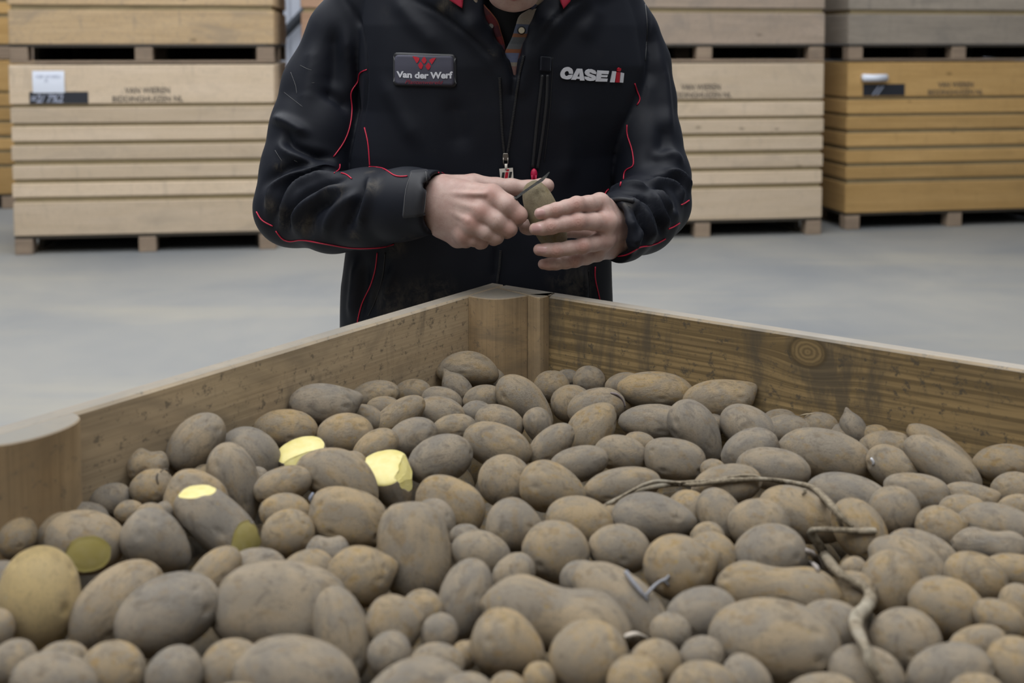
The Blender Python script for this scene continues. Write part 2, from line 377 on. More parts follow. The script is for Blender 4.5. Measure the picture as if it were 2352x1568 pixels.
# ================================================================== potatoes
M_skin = None
def skin_mat(name, tan, grey, ochre, yel, rough=.9, dusty=.55, spec=.2, smudge=.62):
    g = G(name); v = g.shifted(61)
    a = g.noise(v, 1.15, 4, .6, .5); b = g.noise(v, 2.6, 4, .6); s = g.noise(v, 17, 4, .75); f = g.noise(v, 60, 3, .7)
    c = g.mix(g.math('MULTIPLY', g.ramp(a, [(.38, 0), (.58, 1)]), dusty+.45), tan, grey)
    c = g.mix(g.math('MULTIPLY', g.ramp(b, [(.54, 0), (.66, 1)]), .6), c, ochre)
    d = g.voro(v, 2.3); c = g.mix(g.math('MULTIPLY', g.ramp(d, [(.05, 1), (.13, 0)]), .7), c, yel)
    c = g.mix(g.math('MULTIPLY', g.ramp(g.noise(v, 1.9, 6, .72, 1.0), [(.52, 0), (.66, 1)]), smudge), c, tuple(x*.52 for x in grey))
    c = g.mix(g.math('MULTIPLY', g.ramp(s, [(.56, 0), (.66, 1)]), .6), c, tuple(x*.42 for x in grey))
    c = g.mix(g.math('MULTIPLY', g.ramp(f, [(.58, 0), (.75, 1)]), .3), c, tuple(min(1, x*1.25) for x in tan))
    hue = g.add('ShaderNodeHueSaturation', {'Color': c, 'Value': g.math('ADD', g.math('MULTIPLY', g.rand, .24), .88), 'Saturation': g.math('ADD', g.math('MULTIPLY', g.rand, .5), .75)}).outputs[0]
    h = g.math('ADD', g.math('MULTIPLY', s, .5), f)
    return g.done(hue, rough, g.bump(h, .75, .04), spec=spec)
M_skin = skin_mat('potato_skin', (.575, .45, .30), (.425, .362, .285), (.45, .315, .165), (.58, .42, .18))
M_wash = skin_mat('washed_potato_skin', (.85, .58, .155), (.64, .45, .16), (.60, .40, .13), (.8, .66, .34), .34, -.05, .5, .22)
g = G('potato_flesh'); v = g.obj
M_flesh = g.done(g.mix(g.ramp(g.noise(v, 3, 3), [(.35, 0), (.7, 1)]), (.52, .455, .19), (.47, .40, .125)), .45, None, spec=.4)

def unit_ico(sub):
    bm = bmesh.new(); bmesh.ops.create_icosphere(bm, subdivisions=sub, radius=1)
    V = np.array([v.co[:] for v in bm.verts]); Fc = np.array([[v.index for v in f.verts] for f in bm.faces]); bm.free(); return V, Fc
def potato_shape(V, kind, seed):
    r = np.random.default_rng(seed); n = V/np.linalg.norm(V, axis=1)[:, None]; p = n.copy()
    if kind == 4: p = np.sign(n)*np.abs(n)**.82
    rad = np.ones(len(p))
    for _ in range(7):
        d = r.normal(size=3); d /= np.linalg.norm(d); rad += r.uniform(-.085, .10)*np.exp(-(1-n@d)/.28)
    for _ in range(8):                                # eyes
        d = r.normal(size=3); d /= np.linalg.norm(d); q = 1-n@d; rad += -.075*np.exp(-q/.007)+.034*np.exp(-q/.03)
    p *= rad[:, None]
    x = p[:, 0].copy()
    if kind == 1: p[:, 1:] *= (1-.26*x)[:, None]
    if kind == 2: p[:, 1] += -.28*(x*x-.4)
    if kind == 3:
        d = np.array([.86, .45, -.2]); d /= np.linalg.norm(d); p += .30*np.exp(-(1-n@d)/.09)[:, None]*d
    if kind == 5:
        p[:, 1:] *= (1-.16*np.cos(x*4.5))[:, None]
    if kind == 6:                                     # drawn-out tip
        d = np.array([-.95, .3, 0]); d /= np.linalg.norm(d); p += .34*np.exp(-(1-n@d)/.035)[:, None]*d
    lo, hi = p.min(0), p.max(0); return (p-(lo+hi)/2)/((hi-lo)/2)
V4, F4 = unit_ico(5); V3, F3 = unit_ico(3); V6, F6 = unit_ico(7)
BASE = {}
for kd in range(7):
    for sd in range(2):
        V = potato_shape(V4, kd, 100+kd*10+sd)
        me = bpy.data.meshes.new('potato_shape'); me.from_pydata(V.tolist(), [], F4.tolist()); me.materials.append(M_skin)
        me.polygons.foreach_set('use_smooth', [True]*len(me.polygons)); BASE[kd, sd] = me

# px, py, half length, half width (photo pixels), tilt (deg), shape
POT = [
(340,1070,46,37,-8,5),(450,1017,76,56,52,0),(349,1121,50,44,0,0),(254,1149,47,38,15,0),(574,1046,76,60,-30,0),(541,1112,98,55,-68,1),
(656,987,74,47,-5,0),(748,931,84,49,-5,3),(693,1045,58,52,10,'cut'),(793,998,66,49,5,0),(450,1150,74,64,-25,4),(500,1200,112,58,-38,'ends'),
(196,1245,92,70,-8,'nick'),(112,1218,56,55,0,0),(40,1234,43,48,0,0),(193,1197,56,43,-5,0),(297,1177,34,28,0,0),(345,1183,34,28,0,0),(362,1247,88,64,-35,1),
(90,1371,112,90,-78,'wash'),(268,1390,117,80,45,0),(385,1409,120,85,25,0),(490,1320,74,47,45,0),(590,1310,68,50,0,0),(645,1395,152,100,-4,4),(785,1455,106,62,-70,0),
(30,1522,52,52,0,0),(145,1517,56,42,0,0),(125,1578,102,74,-15,0),(260,1542,75,66,-10,0),(400,1552,65,66,0,0),(530,1537,70,66,0,0),(680,1562,147,94,-8,0),
(905,1432,66,60,-25,4),(894,1502,51,50,0,0),(1010,1453,43,42,20,0),(1005,1525,64,46,-5,0),(950,1582,127,66,12,2),(1168,1482,88,73,-25,1),(1068,1505,32,32,0,0),
(952,1264,108,83,-80,4),(995,1200,52,54,0,0),(798,1192,92,68,-12,4),(783,1098,104,62,-32,2),(890,1093,86,58,-65,'peel'),(662,1225,61,54,10,0),(655,1178,60,45,-10,0),
(650,1115,68,42,15,0),(752,1272,52,40,0,5),(830,1325,80,67,-10,3),(705,1312,64,48,10,0),(1035,1158,84,58,-25,4),(1010,1056,78,55,22,0),(1160,1104,63,59,0,0),
(1270,1122,79,58,-18,1),(1068,1232,36,28,0,0),(1104,1272,71,51,-12,0),(1182,1209,67,63,-10,1),(1068,1377,92,62,70,0),(1180,1320,54,44,35,0),(1276,1267,79,69,-5,0),
(1332,1196,79,55,-8,0),(1422,1261,72,56,-8,0),(1502,1190,97,57,-5,1),(1582,1180,54,53,-10,0),(1655,1185,66,50,-60,0),(1742,1205,71,59,-5,0),(1562,1305,85,73,-12,3),
(1635,1280,58,57,0,0),(1768,1272,84,66,15,0),(1788,1354,143,58,-4,5),(1840,1187,100,62,-22,1),(1610,1410,85,58,15,0),(1778,1472,150,92,-5,0),(1915,1440,77,60,-20,0),
(1275,1420,177,84,-8,5),(1425,1390,128,72,-36,0),(1352,1508,92,80,15,0),(1505,1522,61,52,0,0),(1458,1572,65,64,0,0),(1615,1582,80,60,0,0),(1612,1507,52,44,20,0),
(1715,1567,59,60,-10,1),(1238,1562,38,40,0,0),(1165,1588,46,42,0,0),(1075,1592,62,45,0,0),(2080,1470,80,72,-12,0),(1990,1552,86,66,-15,0),(2174,1395,86,67,-12,0),
(2045,1342,76,67,78,0),(2085,1300,92,62,-30,0),(2120,1277,84,54,-25,0),(1960,1307,32,27,30,0),(2275,1255,86,40,-8,5),(2161,1213,57,50,-15,3),(2054,1173,58,55,0,0),
(1950,1140,97,51,-12,0),(1975,1217,75,57,-58,0),(2105,1132,73,44,-5,4),(2230,1145,64,36,-10,3),(2300,1212,94,52,-15,0),(2215,1174,57,38,-5,0),(2330,1126,52,42,0,0),
(2240,1327,70,56,-20,0),(2330,1313,72,40,-5,0),(2342,1394,46,52,0,0),(2295,1422,60,43,-28,0),(2245,1482,68,42,15,0),(2180,1547,100,64,15,0),(2335,1532,66,67,0,0),
(1890,1592,82,44,0,0),(2245,1592,62,43,0,0),(1950,1367,62,50,30,0),(1655,918,87,46,4,3),(1505,897,88,44,-5,0),(1267,888,42,37,0,0),(1353,874,38,34,0,0),(1430,882,42,26,15,0),
(1312,927,48,44,-15,0),(1370,937,68,45,10,0),(1482,929,50,33,0,0),(1207,925,80,46,-42,1),(1120,877,42,34,0,0),(1047,890,50,31,-42,6),(1075,846,72,40,-4,2),(862,907,57,33,10,0),
(948,900,43,30,0,0),(1015,920,48,31,-15,0),(1110,917,48,33,10,0),(1095,947,36,27,0,0),(838,962,46,33,-20,0),(880,937,40,27,0,0),(915,957,70,35,35,0),(1010,950,60,39,-8,0),
(1043,982,52,31,5,0),(1147,972,58,41,-18,0),(1237,980,44,33,-72,1),(945,1005,62,43,25,0),(862,1030,58,40,30,0),(1142,1024,82,50,-20,0),(1265,1022,64,37,40,0),(1362,985,70,54,50,1),
(1505,972,85,44,-4,0),(1600,992,80,53,-58,1),(1425,1042,62,42,-8,0),(1470,1017,38,25,-10,0),(1550,1056,71,48,-8,4),(1328,1066,71,40,12,0),(1428,1117,91,42,10,0),(1722,985,72,50,-30,0),
(1722,1034,69,47,20,0),(1776,1077,84,48,-8,0),(1895,1044,107,58,-11,0),(1810,987,56,35,0,0),(1790,964,40,25,0,0),(1885,977,41,30,-10,0),(1958,980,44,29,-62,6),(1942,1004,39,30,-20,0),
(2040,1027,65,38,-5,0),(2050,1074,62,46,-35,0),(2168,1045,98,40,-42,0),(2165,1067,94,48,-35,0),(2310,1065,72,45,0,0),(1635,977,32,27,0,0),(1668,1114,82,46,12,0),(1638,1078,30,24,0,0),
(2340,1167,47,32,0,0),(806,1064,36,28,0,0),(470,1092,30,26,0,0),(590,1102,30,30,0,0),(378,1174,26,23,0,0),(1303,870,28,22,0,0),(1405,1178,30,24,0,0),(970,1402,50,47,0,0),
(2010,997,32,22,0,0),(0,1342,46,52,0,0),(-10,1447,42,47,0,0),(1540,1450,48,42,0,0),(1625,1235,40,36,0,0),(1335,1330,50,42,0,0),
]
N = len(POT)
PP = np.array([p[:5] for p in POT], float)
rays = np.array([ray(x, y) for x, y in PP[:, :2]])
def heap_z(q):
    """height of the layer of potato centres, by place in the crate"""
    u, v = (q-O3)@EX, (q-O3)@EY
    return .945 + .022*np.exp(-((u-.55)/.3)**2-(v/.2)**2) - .012*np.exp(-(u/.2)**2-((v-.45)/.5)**2) - .01*np.exp(-(u*u+v*v)/.08)
d = np.full(N, 1.2)
for _ in range(8):
    pos = C0+rays*d[:, None]; z = np.array([heap_z(p) for p in pos]); d = (z-CZ)/rays[:, 2]
d0 = d.copy()
rn = rays/np.linalg.norm(rays, axis=1)[:, None]
R0 = RT-rn*(rn@RT)[:, None]; R0 /= np.linalg.norm(R0, axis=1)[:, None]; U0 = np.cross(R0, rn)
th = np.radians(PP[:, 4])
AX = np.stack([np.cos(th)[:, None]*R0+np.sin(th)[:, None]*U0, -np.sin(th)[:, None]*R0+np.cos(th)[:, None]*U0, -rn], 2)   # columns L,S,T(towards the lens)
sl, ss = PP[:, 2], PP[:, 3]; st = np.minimum(np.sqrt(sl*ss), ss*1.12)
SC = np.stack([sl, ss, st], 1)
cosf = rays@FW
def mats(d): s = (d*cosf/F)[:, None]; return AX*(SC*s)[:, None, :]
nl, nr = EY, EX
for it in range(140):
    M = mats(d); pos = C0+rays*d[:, None]
    D = pos[None]-pos[:, None]; dist = np.linalg.norm(D, axis=2)+1e-9; nn = D/dist[..., None]
    sup = np.linalg.norm(np.einsum('ikc,ijk->ijc', M, nn), axis=2)
    Mi = np.linalg.inv(M); radl = 1/np.linalg.norm(np.einsum('ick,ijk->ijc', Mi, nn), axis=2)
    ext = .35*sup+.65*radl
    over = np.clip(ext+ext.T-dist, 0, None)*.9; np.fill_diagonal(over, 0)
    push = np.einsum('ij,ijk,ik->i', over, nn, rays)               # move away from neighbours along the ray
    d = d-.16*push+.03*(d0-d)
    pos = C0+rays*d[:, None]; M = mats(d)
    for nv, off in ((nl, TH), (nr, TH)):
        h = np.linalg.norm(np.einsum('ikc,k->ic', M, nv), axis=1)
        gap = (pos-O3)@nv-off-h*.93; slope = rays@nv
        bad = gap < 0; d = np.where(bad, d+np.clip(-gap/np.minimum(slope, -.2), -.02, 0)*1.0, d)
pos = C0+rays*d[:, None]; M = mats(d)

# labels: each potato is pointed out from the nearest thing one can find
LANDMARKS = [(90,1371,'the washed yellow potato'),(210,1262,'the potato with one yellow nick'),(500,1200,'the potato nicked at both ends'),(690,1022,'the potato with a sliced top'),
 (890,1093,'the half-peeled potato'),(541,1112,'the upright tapered potato'),(645,1395,'the biggest potato at lower left'),(952,1264,'the tall blocky potato'),(1778,1472,'the biggest potato at lower right'),
 (1275,1420,'the longest potato at bottom centre'),(1485,1350,'the grey forked rootlet'),(1868,1225,'the sharp bend in the dry stalk'),(1745,1098,'the stalk\'s upper knee'),(1990,1375,'the stalk\'s thick pale stretch'),
 (1655,918,'the knobbly potato by the right board'),(1075,846,'the potato against the corner post'),(1958,980,'the pointed potato by the right board'),(1237,980,'the little upright egg-shaped potato'),
 (1895,1044,'the big smooth potato near the right board'),(254,1149,'the dark potato beside the half-round post'),(2310,1065,'the ochre potato at the right picture edge'),(2340,1500,'the lower right picture corner'),
 (20,1545,'the lower left picture corner'),(1270,1122,'the ochre-ended potato in the middle'),(2165,1067,'the long sloping potato by the right board'),(400,1552,'the round potato at the bottom edge, left')]
ORD = ['nearest', 'second', 'third', 'fourth', 'fifth', 'sixth', 'seventh', 'eighth', 'ninth', 'tenth', 'eleventh', 'twelfth']
special = {8: 'tan potato with its yellow top sliced off, near the left board', 11: 'tilted potato nicked yellow at both ends, left of centre', 12: 'grey dusty potato with one yellow nick low on its front',
           19: 'washed shiny yellow potato at the left picture edge', 44: 'standing potato with its upper half peeled to yellow flesh', 5: 'upright tapered dusty potato between left board and sliced potato',
           24: 'biggest broad potato at lower left of the heap', 40: 'tall blocky potato standing upright left of centre'}
idx = {(p[0], p[1]): i for i, p in enumerate(POT)}
for k, t in (((1778,1472), 'biggest broad oval potato at lower right, under the stalk'), ((1275,1420), 'longest potato of all, lying at bottom centre'), ((1655,918), 'knobbly potato with a bump, lying against the right board'),
             ((1075,846), 'greenish-brown potato lying against the corner post'), ((1958,980), 'small pointed tan potato against the right board'), ((1237,980), 'little upright egg-shaped potato behind the centre of the heap'),
             ((1895,1044), 'big smooth oval potato near the right board'), ((254,1149), 'dark greyish potato beside the half-round post'), ((2310,1065), 'ochre-bottomed potato at the right picture edge below the board'),
             ((1270,1122), 'broad potato with an ochre left end, middle of the heap'), ((2165,1067), 'long potato sloping down to the right beside the right board'), ((400,1552), 'round potato cut by the bottom picture edge, left of centre')):
    special[idx[k]] = t
groups = {}
for i, p in enumerate(POT):
    if i in special: continue
    k = min(range(len(LANDMARKS)), key=lambda q: (LANDMARKS[q][0]-p[0])**2+((LANDMARKS[q][1]-p[1])*1.5)**2)
    dx, dy = p[0]-LANDMARKS[k][0], p[1]-LANDMARKS[k][1]
    side = ('right of' if dx > 0 else 'left of') if abs(dx) > 1.3*abs(dy) else ('in front of' if dy > 0 else 'behind')
    groups.setdefault((k, side), []).append((dx*dx+dy*dy, i))
LABEL = dict(special)
for (k, side), l in groups.items():
    for n, (_, i) in enumerate(sorted(l)):
        _, _, a, b, t, sh = POT[i]
        size = 'small' if (d[i]*cosf[i]/F)*a < .024 else ('large' if (d[i]*cosf[i]/F)*a > .041 else '')
        form = 'round' if a/b < 1.18 else ('long' if a/b > 1.75 else 'oval')
        LABEL[i] = ' '.join(f"{size} {form} potato, {ORD[n]} {side} {LANDMARKS[k][2]}".split())

def place(o, i, flip=True):
    A3 = AX[i].copy(); s = SC[i]*(d[i]*cosf[i]/F)
    m = Matrix(((A3[0, 0]*s[0], A3[0, 1]*s[1], A3[0, 2]*s[2], pos[i, 0]), (A3[1, 0]*s[0], A3[1, 1]*s[1], A3[1, 2]*s[2], pos[i, 1]), (A3[2, 0]*s[0], A3[2, 1]*s[1], A3[2, 2]*s[2], pos[i, 2]), (0, 0, 0, 1)))
    if flip and POT[i][5] not in (1, 2, 3, 6):
        m = m @ Matrix.Diagonal(((-1, -1, 1, 1), (1, -1, -1, 1), (-1, 1, -1, 1), (1, 1, 1, 1))[i % 4])
    elif flip and POT[i][5] in (2,) and i % 2: m = m @ Matrix.Diagonal((-1, 1, -1, 1))
    o.matrix_world = m
def cut_potato(i, kind, seed, planes, skin=M_skin):
    """planes: (normal in the potato's own frame L,S,T with T to the lens, height, waviness); the part beyond a plane is sliced off and shows flesh"""
    V = potato_shape(V6, kind, seed).copy(); fl = np.zeros(len(V), int)
    for kp, (nrm, h, wav) in enumerate(planes, 1):
        nrm = np.array(nrm, float); nrm /= np.linalg.norm(nrm)
        wob = np.array([mnoise.noise(Vector(p)*3.1+Vector((seed, 0, 0))) for p in V])*wav
        dist = V@nrm; hit = dist > h+wob
        V[hit] -= nrm*(np.minimum(dist[hit]-h, (dist[hit]-h)*.82+.012))[:, None]; fl[hit & (fl == 0)] = kp
    ff = (fl[F6] > 0).all(1); fk = fl[F6].max(1); ob = None
    for nm, sel, m in [('potato', ~ff, skin)]+[('cut_face', ff & (fk == kp), M_flesh) for kp in range(1, len(planes)+1)]:
        used = np.unique(F6[sel]); mp = -np.ones(len(V), int); mp[used] = np.arange(len(used))
        o = mesh_np(nm, V[used], mp[F6[sel]], m, None)
        if nm == 'potato': ob = o
        else: o.parent = ob; o['label'] = 'yellow cut flesh'
    return ob
CUTS = {'cut': (0, 900, [((-.1, .8, .55), .28, .06), ((.05, .12, 1), .58, .06)]), 'ends': (4, 901, [((-.90, .40, .28), .84, .05), ((.86, .2, .47), .80, .05)]),
        'nick': (0, 902, [((.10, -.37, .92), .83, .04)]), 'peel': (1, 903, [((-.9, .1, .5), .22, .16), ((-.25, .75, .6), .64, .09), ((.30, .72, .62), .80, .07)])}
potatoes = []
for i, p in enumerate(POT):
    k = p[5]
    if k in CUTS: o = cut_potato(i, *CUTS[k]); place(o, i, False)
    elif k == 'wash':
        me = BASE[0, 1].copy(); me.materials.clear(); me.materials.append(M_wash); o = link(bpy.data.objects.new('potato', me)); place(o, i)
    else:
        o = link(bpy.data.objects.new('potato', BASE[k, i % 2])); place(o, i)
    tag(o, LABEL[i], 'potato', 'potatoes heaped in the open crate'); potatoes.append(o)

# the rest of the heap: what lies below the visible ones and outside the picture, one joined mesh
SV, SF = [], []; off = 0
shapes = [potato_shape(V3, k, 300+k) for k in range(6)]
occ = np.array([loc(q) for q in pos])
def add_stuff(u, v, z, sc):
    global off
    q = shapes[rng.integers(6)]*np.array([sc*1.25, sc*.9, sc*.9]); a, b = rng.uniform(0, 6.28), rng.uniform(-.4, .4)
    ca, sa, cb, sb = math.cos(a), math.sin(a), math.cos(b), math.sin(b)
    Rm = np.array([[ca, -sa, 0], [sa, ca, 0], [0, 0, 1]])@np.array([[cb, 0, sb], [0, 1, 0], [-sb, 0, cb]])
    SV.append(q@Rm.T+wld((u, v, z))); SF.append(F3+off); off += len(V3)
step = .072
for u in np.arange(.07, LX-.06, step):
    for v in np.arange(.07, LY-.06, step):
        uu, vv = u+rng.uniform(-.014, .014), v+rng.uniform(-.014, .014)
        q = wld((uu, vv, .95)); pr = q-C0; fw = pr@FW; vis = False
        if fw > .05:
            x, y = PX+pr@RT/fw*F, PY-pr@UP/fw*F; vis = -90 < x < 2440 and y < 1640
        ns = np.linalg.norm(occ[:, :2]-np.array([uu, vv]), axis=1).min()
        if vis:
            add_stuff(uu, vv, heap_z(q)-.080, .036)
        else:
            add_stuff(uu, vv, heap_z(q)-.004 if ns > .07 else heap_z(q)-.055, .037)
SV = np.vstack(SV); SF = np.vstack(SF)
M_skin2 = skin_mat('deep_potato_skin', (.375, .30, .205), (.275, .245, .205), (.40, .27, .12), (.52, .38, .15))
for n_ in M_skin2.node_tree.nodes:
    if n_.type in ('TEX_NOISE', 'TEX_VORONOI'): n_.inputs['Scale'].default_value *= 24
st_ = mesh_np('potato_heap', SV, SF, M_skin2); st_['kind'] = 'stuff'
tag(st_, 'dusty potatoes lying deeper in the crate, below the top layer', 'potatoes')
# ================================================================== the person
def smin(a, b, k):
    h = np.clip(.5+.5*(b-a)/k, 0, 1); return b*(1-h)+a*h-k*h*(1-h)
def smax(a, b, k): return -smin(-a, -b, k)
def cone(p, a, b, ra, rb):
    a = np.asarray(a, np.float32); ab = np.asarray(b, np.float32)-a; t = np.clip(((p-a)@ab)/(ab@ab), 0, 1)
    return np.linalg.norm(p-a-t[:, None]*ab, axis=1)-(ra+(rb-ra)*t)
def chain(p, pts, k=.004):
    """pts: list of (x, y, z, r)"""
    dd = None
    for q, r in zip(pts[:-1], pts[1:]):
        c = cone(p, q[:3], r[:3], q[3], r[3]); dd = c if dd is None else smin(dd, c, k)
    return dd
def ell(p, c, ax, R=None):
    q = p-np.asarray(c, np.float32)
    if R is not None: q = q@np.asarray(R, np.float32)      # columns of R: own axes
    q = q/np.asarray(ax, np.float32); n = np.linalg.norm(q, axis=1); g = np.linalg.norm(q/np.asarray(ax, np.float32), axis=1)+1e-9
    return n*(n-1)/g
def sdf_mesh(fn, lo, hi, h):
    lo, hi = np.asarray(lo, float), np.asarray(hi, float); n = np.ceil((hi-lo)/h).astype(int)+1
    cs = 4; nc = np.ceil(n/cs).astype(int)+1
    gx = [lo[k]+h*cs*np.arange(nc[k]) for k in range(3)]
    Gc = np.stack(np.meshgrid(*gx, indexing='ij'), -1).reshape(-1, 3).astype(np.float32)
    Vc = fn(Gc).reshape(nc)
    near = np.abs(Vc) < h*cs*2.2
    nf = (nc-1)*cs+1
    val = np.repeat(np.repeat(np.repeat(np.where(Vc > 0, 1., -1.), cs, 0), cs, 1), cs, 2)[:nf[0], :nf[1], :nf[2]].astype(np.float32)
    m = near.copy()
    for ax in range(3):
        s1 = np.roll(m, 1, ax); s2 = np.roll(m, -1, ax); m = m | s1 | s2
    mk = np.repeat(np.repeat(np.repeat(m, cs, 0), cs, 1), cs, 2)[:nf[0], :nf[1], :nf[2]]
    ii = np.argwhere(mk)
    out = np.empty(len(ii), np.float32)
    for s in range(0, len(ii), 400000): out[s:s+400000] = fn((lo+h*ii[s:s+400000]).astype(np.float32))
    val[mk] = out
    # surface nets
    sgn = val < 0
    c = np.zeros(tuple(np.array(sgn.shape)-1), np.int8)
    for dx in (0, 1):
        for dy in (0, 1):
            for dz in (0, 1): c += sgn[dx:sgn.shape[0]-1+dx, dy:sgn.shape[1]-1+dy, dz:sgn.shape[2]-1+dz]
    act = np.argwhere((c > 0) & (c < 8)); idm = -np.ones(c.shape, np.int64); idm[tuple(act.T)] = np.arange(len(act))
    acc = np.zeros((len(act), 3)); cnt = np.zeros(len(act))
    for ax in range(3):
        o1, o2 = [k for k in range(3) if k != ax]
        for da in (0, 1):
            for db in (0, 1):
                p0 = act.copy(); p0[:, o1] += da; p0[:, o2] += db; p1 = p0.copy(); p1[:, ax] += 1
                v0, v1 = val[tuple(p0.T)], val[tuple(p1.T)]; x = (v0 < 0) != (v1 < 0)
                t = np.where(x, v0/(v0-v1+1e-12), 0); q = p0.astype(float); q[:, ax] += t
                acc[x] += q[x]; cnt[x] += 1
    V = lo+h*acc/cnt[:, None]
    quads = []
    for ax in range(3):
        o1, o2 = (ax+1) % 3, (ax+2) % 3
        sl0 = [slice(None)]*3; sl1 = [slice(None)]*3; sl0[ax] = slice(0, -1); sl1[ax] = slice(1, None)
        s0, s1 = sgn[tuple(sl0)], sgn[tuple(sl1)]; e = np.argwhere(s0 != s1)
        ok = (e[:, o1] > 0) & (e[:, o2] > 0) & (e[:, o1] < c.shape[o1]) & (e[:, o2] < c.shape[o2]); e = e[ok]
        def cell(a, b): q = e.copy(); q[:, o1] -= a; q[:, o2] -= b; return idm[tuple(q.T)]
        Q = np.stack([cell(1, 1), cell(0, 1), cell(0, 0), cell(1, 0)], 1)
        fl = s0[tuple(e.T)]
        Q[~fl] = Q[~fl][:, ::-1]; quads.append(Q)
    Q = np.vstack(quads); Q = Q[(Q >= 0).all(1)]
    for _ in range(3):                                     # pull the vertices onto the surface
        Vf = V.astype(np.float32); f0 = fn(Vf); eps = h*.35
        gr = np.stack([fn(Vf+np.eye(3, dtype=np.float32)[k]*eps)-f0 for k in range(3)], 1)/eps
        gl = np.linalg.norm(gr, axis=1)[:, None]+1e-6
        V = V-np.clip(f0[:, None]/gl, -h*.5, h*.5)*gr/gl*.8
    return V, Q
def Q4(px, py, d, rpx): p = P(px, py, d); return (*p, rpx*d/F)
def Z(zx, zy, d, r): p = P(960+zx/4.704, 360+zy/4.704, d); return (*p, r)

person = thing('person', 'person in a black jacket with red piping, cutting a potato over the crate', 'person', (-.045, 1.86, 0))
def child(o, par=None):
    par = par or person; mw = o.matrix_world.copy(); o.parent = par; o.matrix_parent_inverse = Matrix.Translation(-Vector(person.location)) ; return o

# ------------------------------------------------------------------ jacket
TS = np.array([  # photo y, left x, right x, depth of the centre, half depth
 (-110, 1085, 1260, 1.83, .060), (-85, 1000, 1330, 1.835, .075), (-55, 890, 1400, 1.835, .095), (-20, 835, 1445, 1.832, .112), (60, 822, 1468, 1.83, .125), (150, 826, 1478, 1.828, .132),
 (250, 832, 1452, 1.828, .130), (350, 806, 1418, 1.828, .125), (450, 800, 1402, 1.828, .122), (560, 798, 1402, 1.828, .122), (650, 787, 1403, 1.828, .123), (760, 782, 1408, 1.83, .124), (1000, 776, 1412, 1.835, .125)], float)
tz = np.array([P(1100, r[0], r[3])[2] for r in TS])[::-1]
tl = np.array([P(r[1], r[0], r[3])[0] for r in TS])[::-1]; tr = np.array([P(r[2], r[0], r[3])[0] for r in TS])[::-1]
td, th_ = TS[::-1, 3], TS[::-1, 4]
def torso(p, sh=0.0, ztop=9, zbot=.80, nexp=2.5):
    z = p[:, 2]; l, r = np.interp(z, tz, tl), np.interp(z, tz, tr); w, h = (r-l)/2-sh, np.interp(z, tz, th_)-sh; cy = np.interp(z, tz, td)
    q = ((np.abs(p[:, 0]-(l+r)/2)/w)**nexp+(np.abs(p[:, 1]-cy)/h)**nexp)**(1/nexp)
    dd = (q-1)*np.minimum(w, h)
    return smax(dd, np.maximum(z-min(ztop, tz[-1]), zbot-z), .02)
ARM_R = [Q4(850, -5, 1.845, 80), Q4(795, 85, 1.85, 88), Q4(745, 200, 1.85, 95), Q4(728, 300, 1.83, 104), Q4(702, 400, 1.80, 100), Q4(674, 478, 1.775, 88), Q4(765, 488, 1.72, 89), Q4(850, 478, 1.68, 92), Q4(930, 468, 1.635, 82), Q4(1000, 463, 1.60, 74)]
ARM_L = [Q4(1390, 0, 1.84, 80), Q4(1432, 85, 1.845, 80), Q4(1454, 150, 1.845, 83), Q4(1470, 230, 1.84, 82), Q4(1478, 320, 1.815, 86), Q4(1500, 408, 1.785, 86), Q4(1505, 468, 1.745, 80), Q4(1470, 496, 1.69, 86), Q4(1425, 522, 1.63, 77), Q4(1395, 532, 1.60, 72)]
wr, wl = P(1003, 464, 1.605), P(1409, 527, 1.615)
nr_ = np.array([.90, -.40, -.05]); nr_ /= np.linalg.norm(nr_); nl_ = P(1395, 532, 1.60)-P(1440, 512, 1.66); nl_ = np.array([-.82, -.55, -.12]); nl_ /= np.linalg.norm(nl_)
VEE = [(1168, -60, 62), (1170, 20, 60), (1174, 70, 42), (1180, 120, 24), (1183, 170, 12), (1176, 220, 6.5), (1164, 300, 5), (1158, 352, 2.5)]
def arms(p, k=.014):
    a = chain(p, ARM_R, k); a = smax(a, ((p-wr.astype(np.float32))@nr_.astype(np.float32)), .004)
    b = chain(p, ARM_L, k); b = smax(b, ((p-wl.astype(np.float32))@nl_.astype(np.float32)), .004)
    return a, b
FR = lambda y, x: P(x, y, 1.0)
def jacket(p):
    t = torso(p)
    # stand-up collar laid open on both sides of the zip
    lap = chain(p, [Q4(960, -60, 1.78, 40), Q4(1030, 0, 1.725, 36), Q4(1085, 60, 1.708, 26), Q4(1135, 130, 1.703, 15), Q4(1160, 190, 1.703, 8)], .01)
    lap2 = chain(p, [Q4(1390, -60, 1.78, 40), Q4(1320, -10, 1.735, 34), Q4(1262, 55, 1.708, 22), Q4(1220, 130, 1.703, 13), Q4(1196, 200, 1.703, 6)], .01)
    t = smin(smin(t, lap, .02), lap2, .02)
    a, b = arms(p)
    dd = smin(smin(t, a, .007), b, .007)
    # the open front: a notch down the zip
    v = None
    for (x0, y0, h0), (x1, y1, h1) in zip(VEE[:-1], VEE[1:]):
        A_, B_ = P(x0, y0, 1.68), P(x1, y1, 1.69)
        c = cone(p*np.array([1, .42, 1], np.float32), A_*np.array([1, .42, 1]), B_*np.array([1, .42, 1]), h0*1.69/F, h1*1.69/F)
        v = c if v is None else np.minimum(v, c)
    dd = smax(dd, -v, .006)
    # hollow cuffs
    for w0, n0, cc, r in ((wr, nr_, ARM_R, .040), (wl, nl_, ARM_L, .036)):
        q = cone(p, w0-n0*.014, w0+n0*.03, r, r); dd = smax(dd, -q, .004)
    return dd
VJ, QJ = sdf_mesh(jacket, (-.50, 1.50, .78), (.36, 1.98, 1.60), .0037)
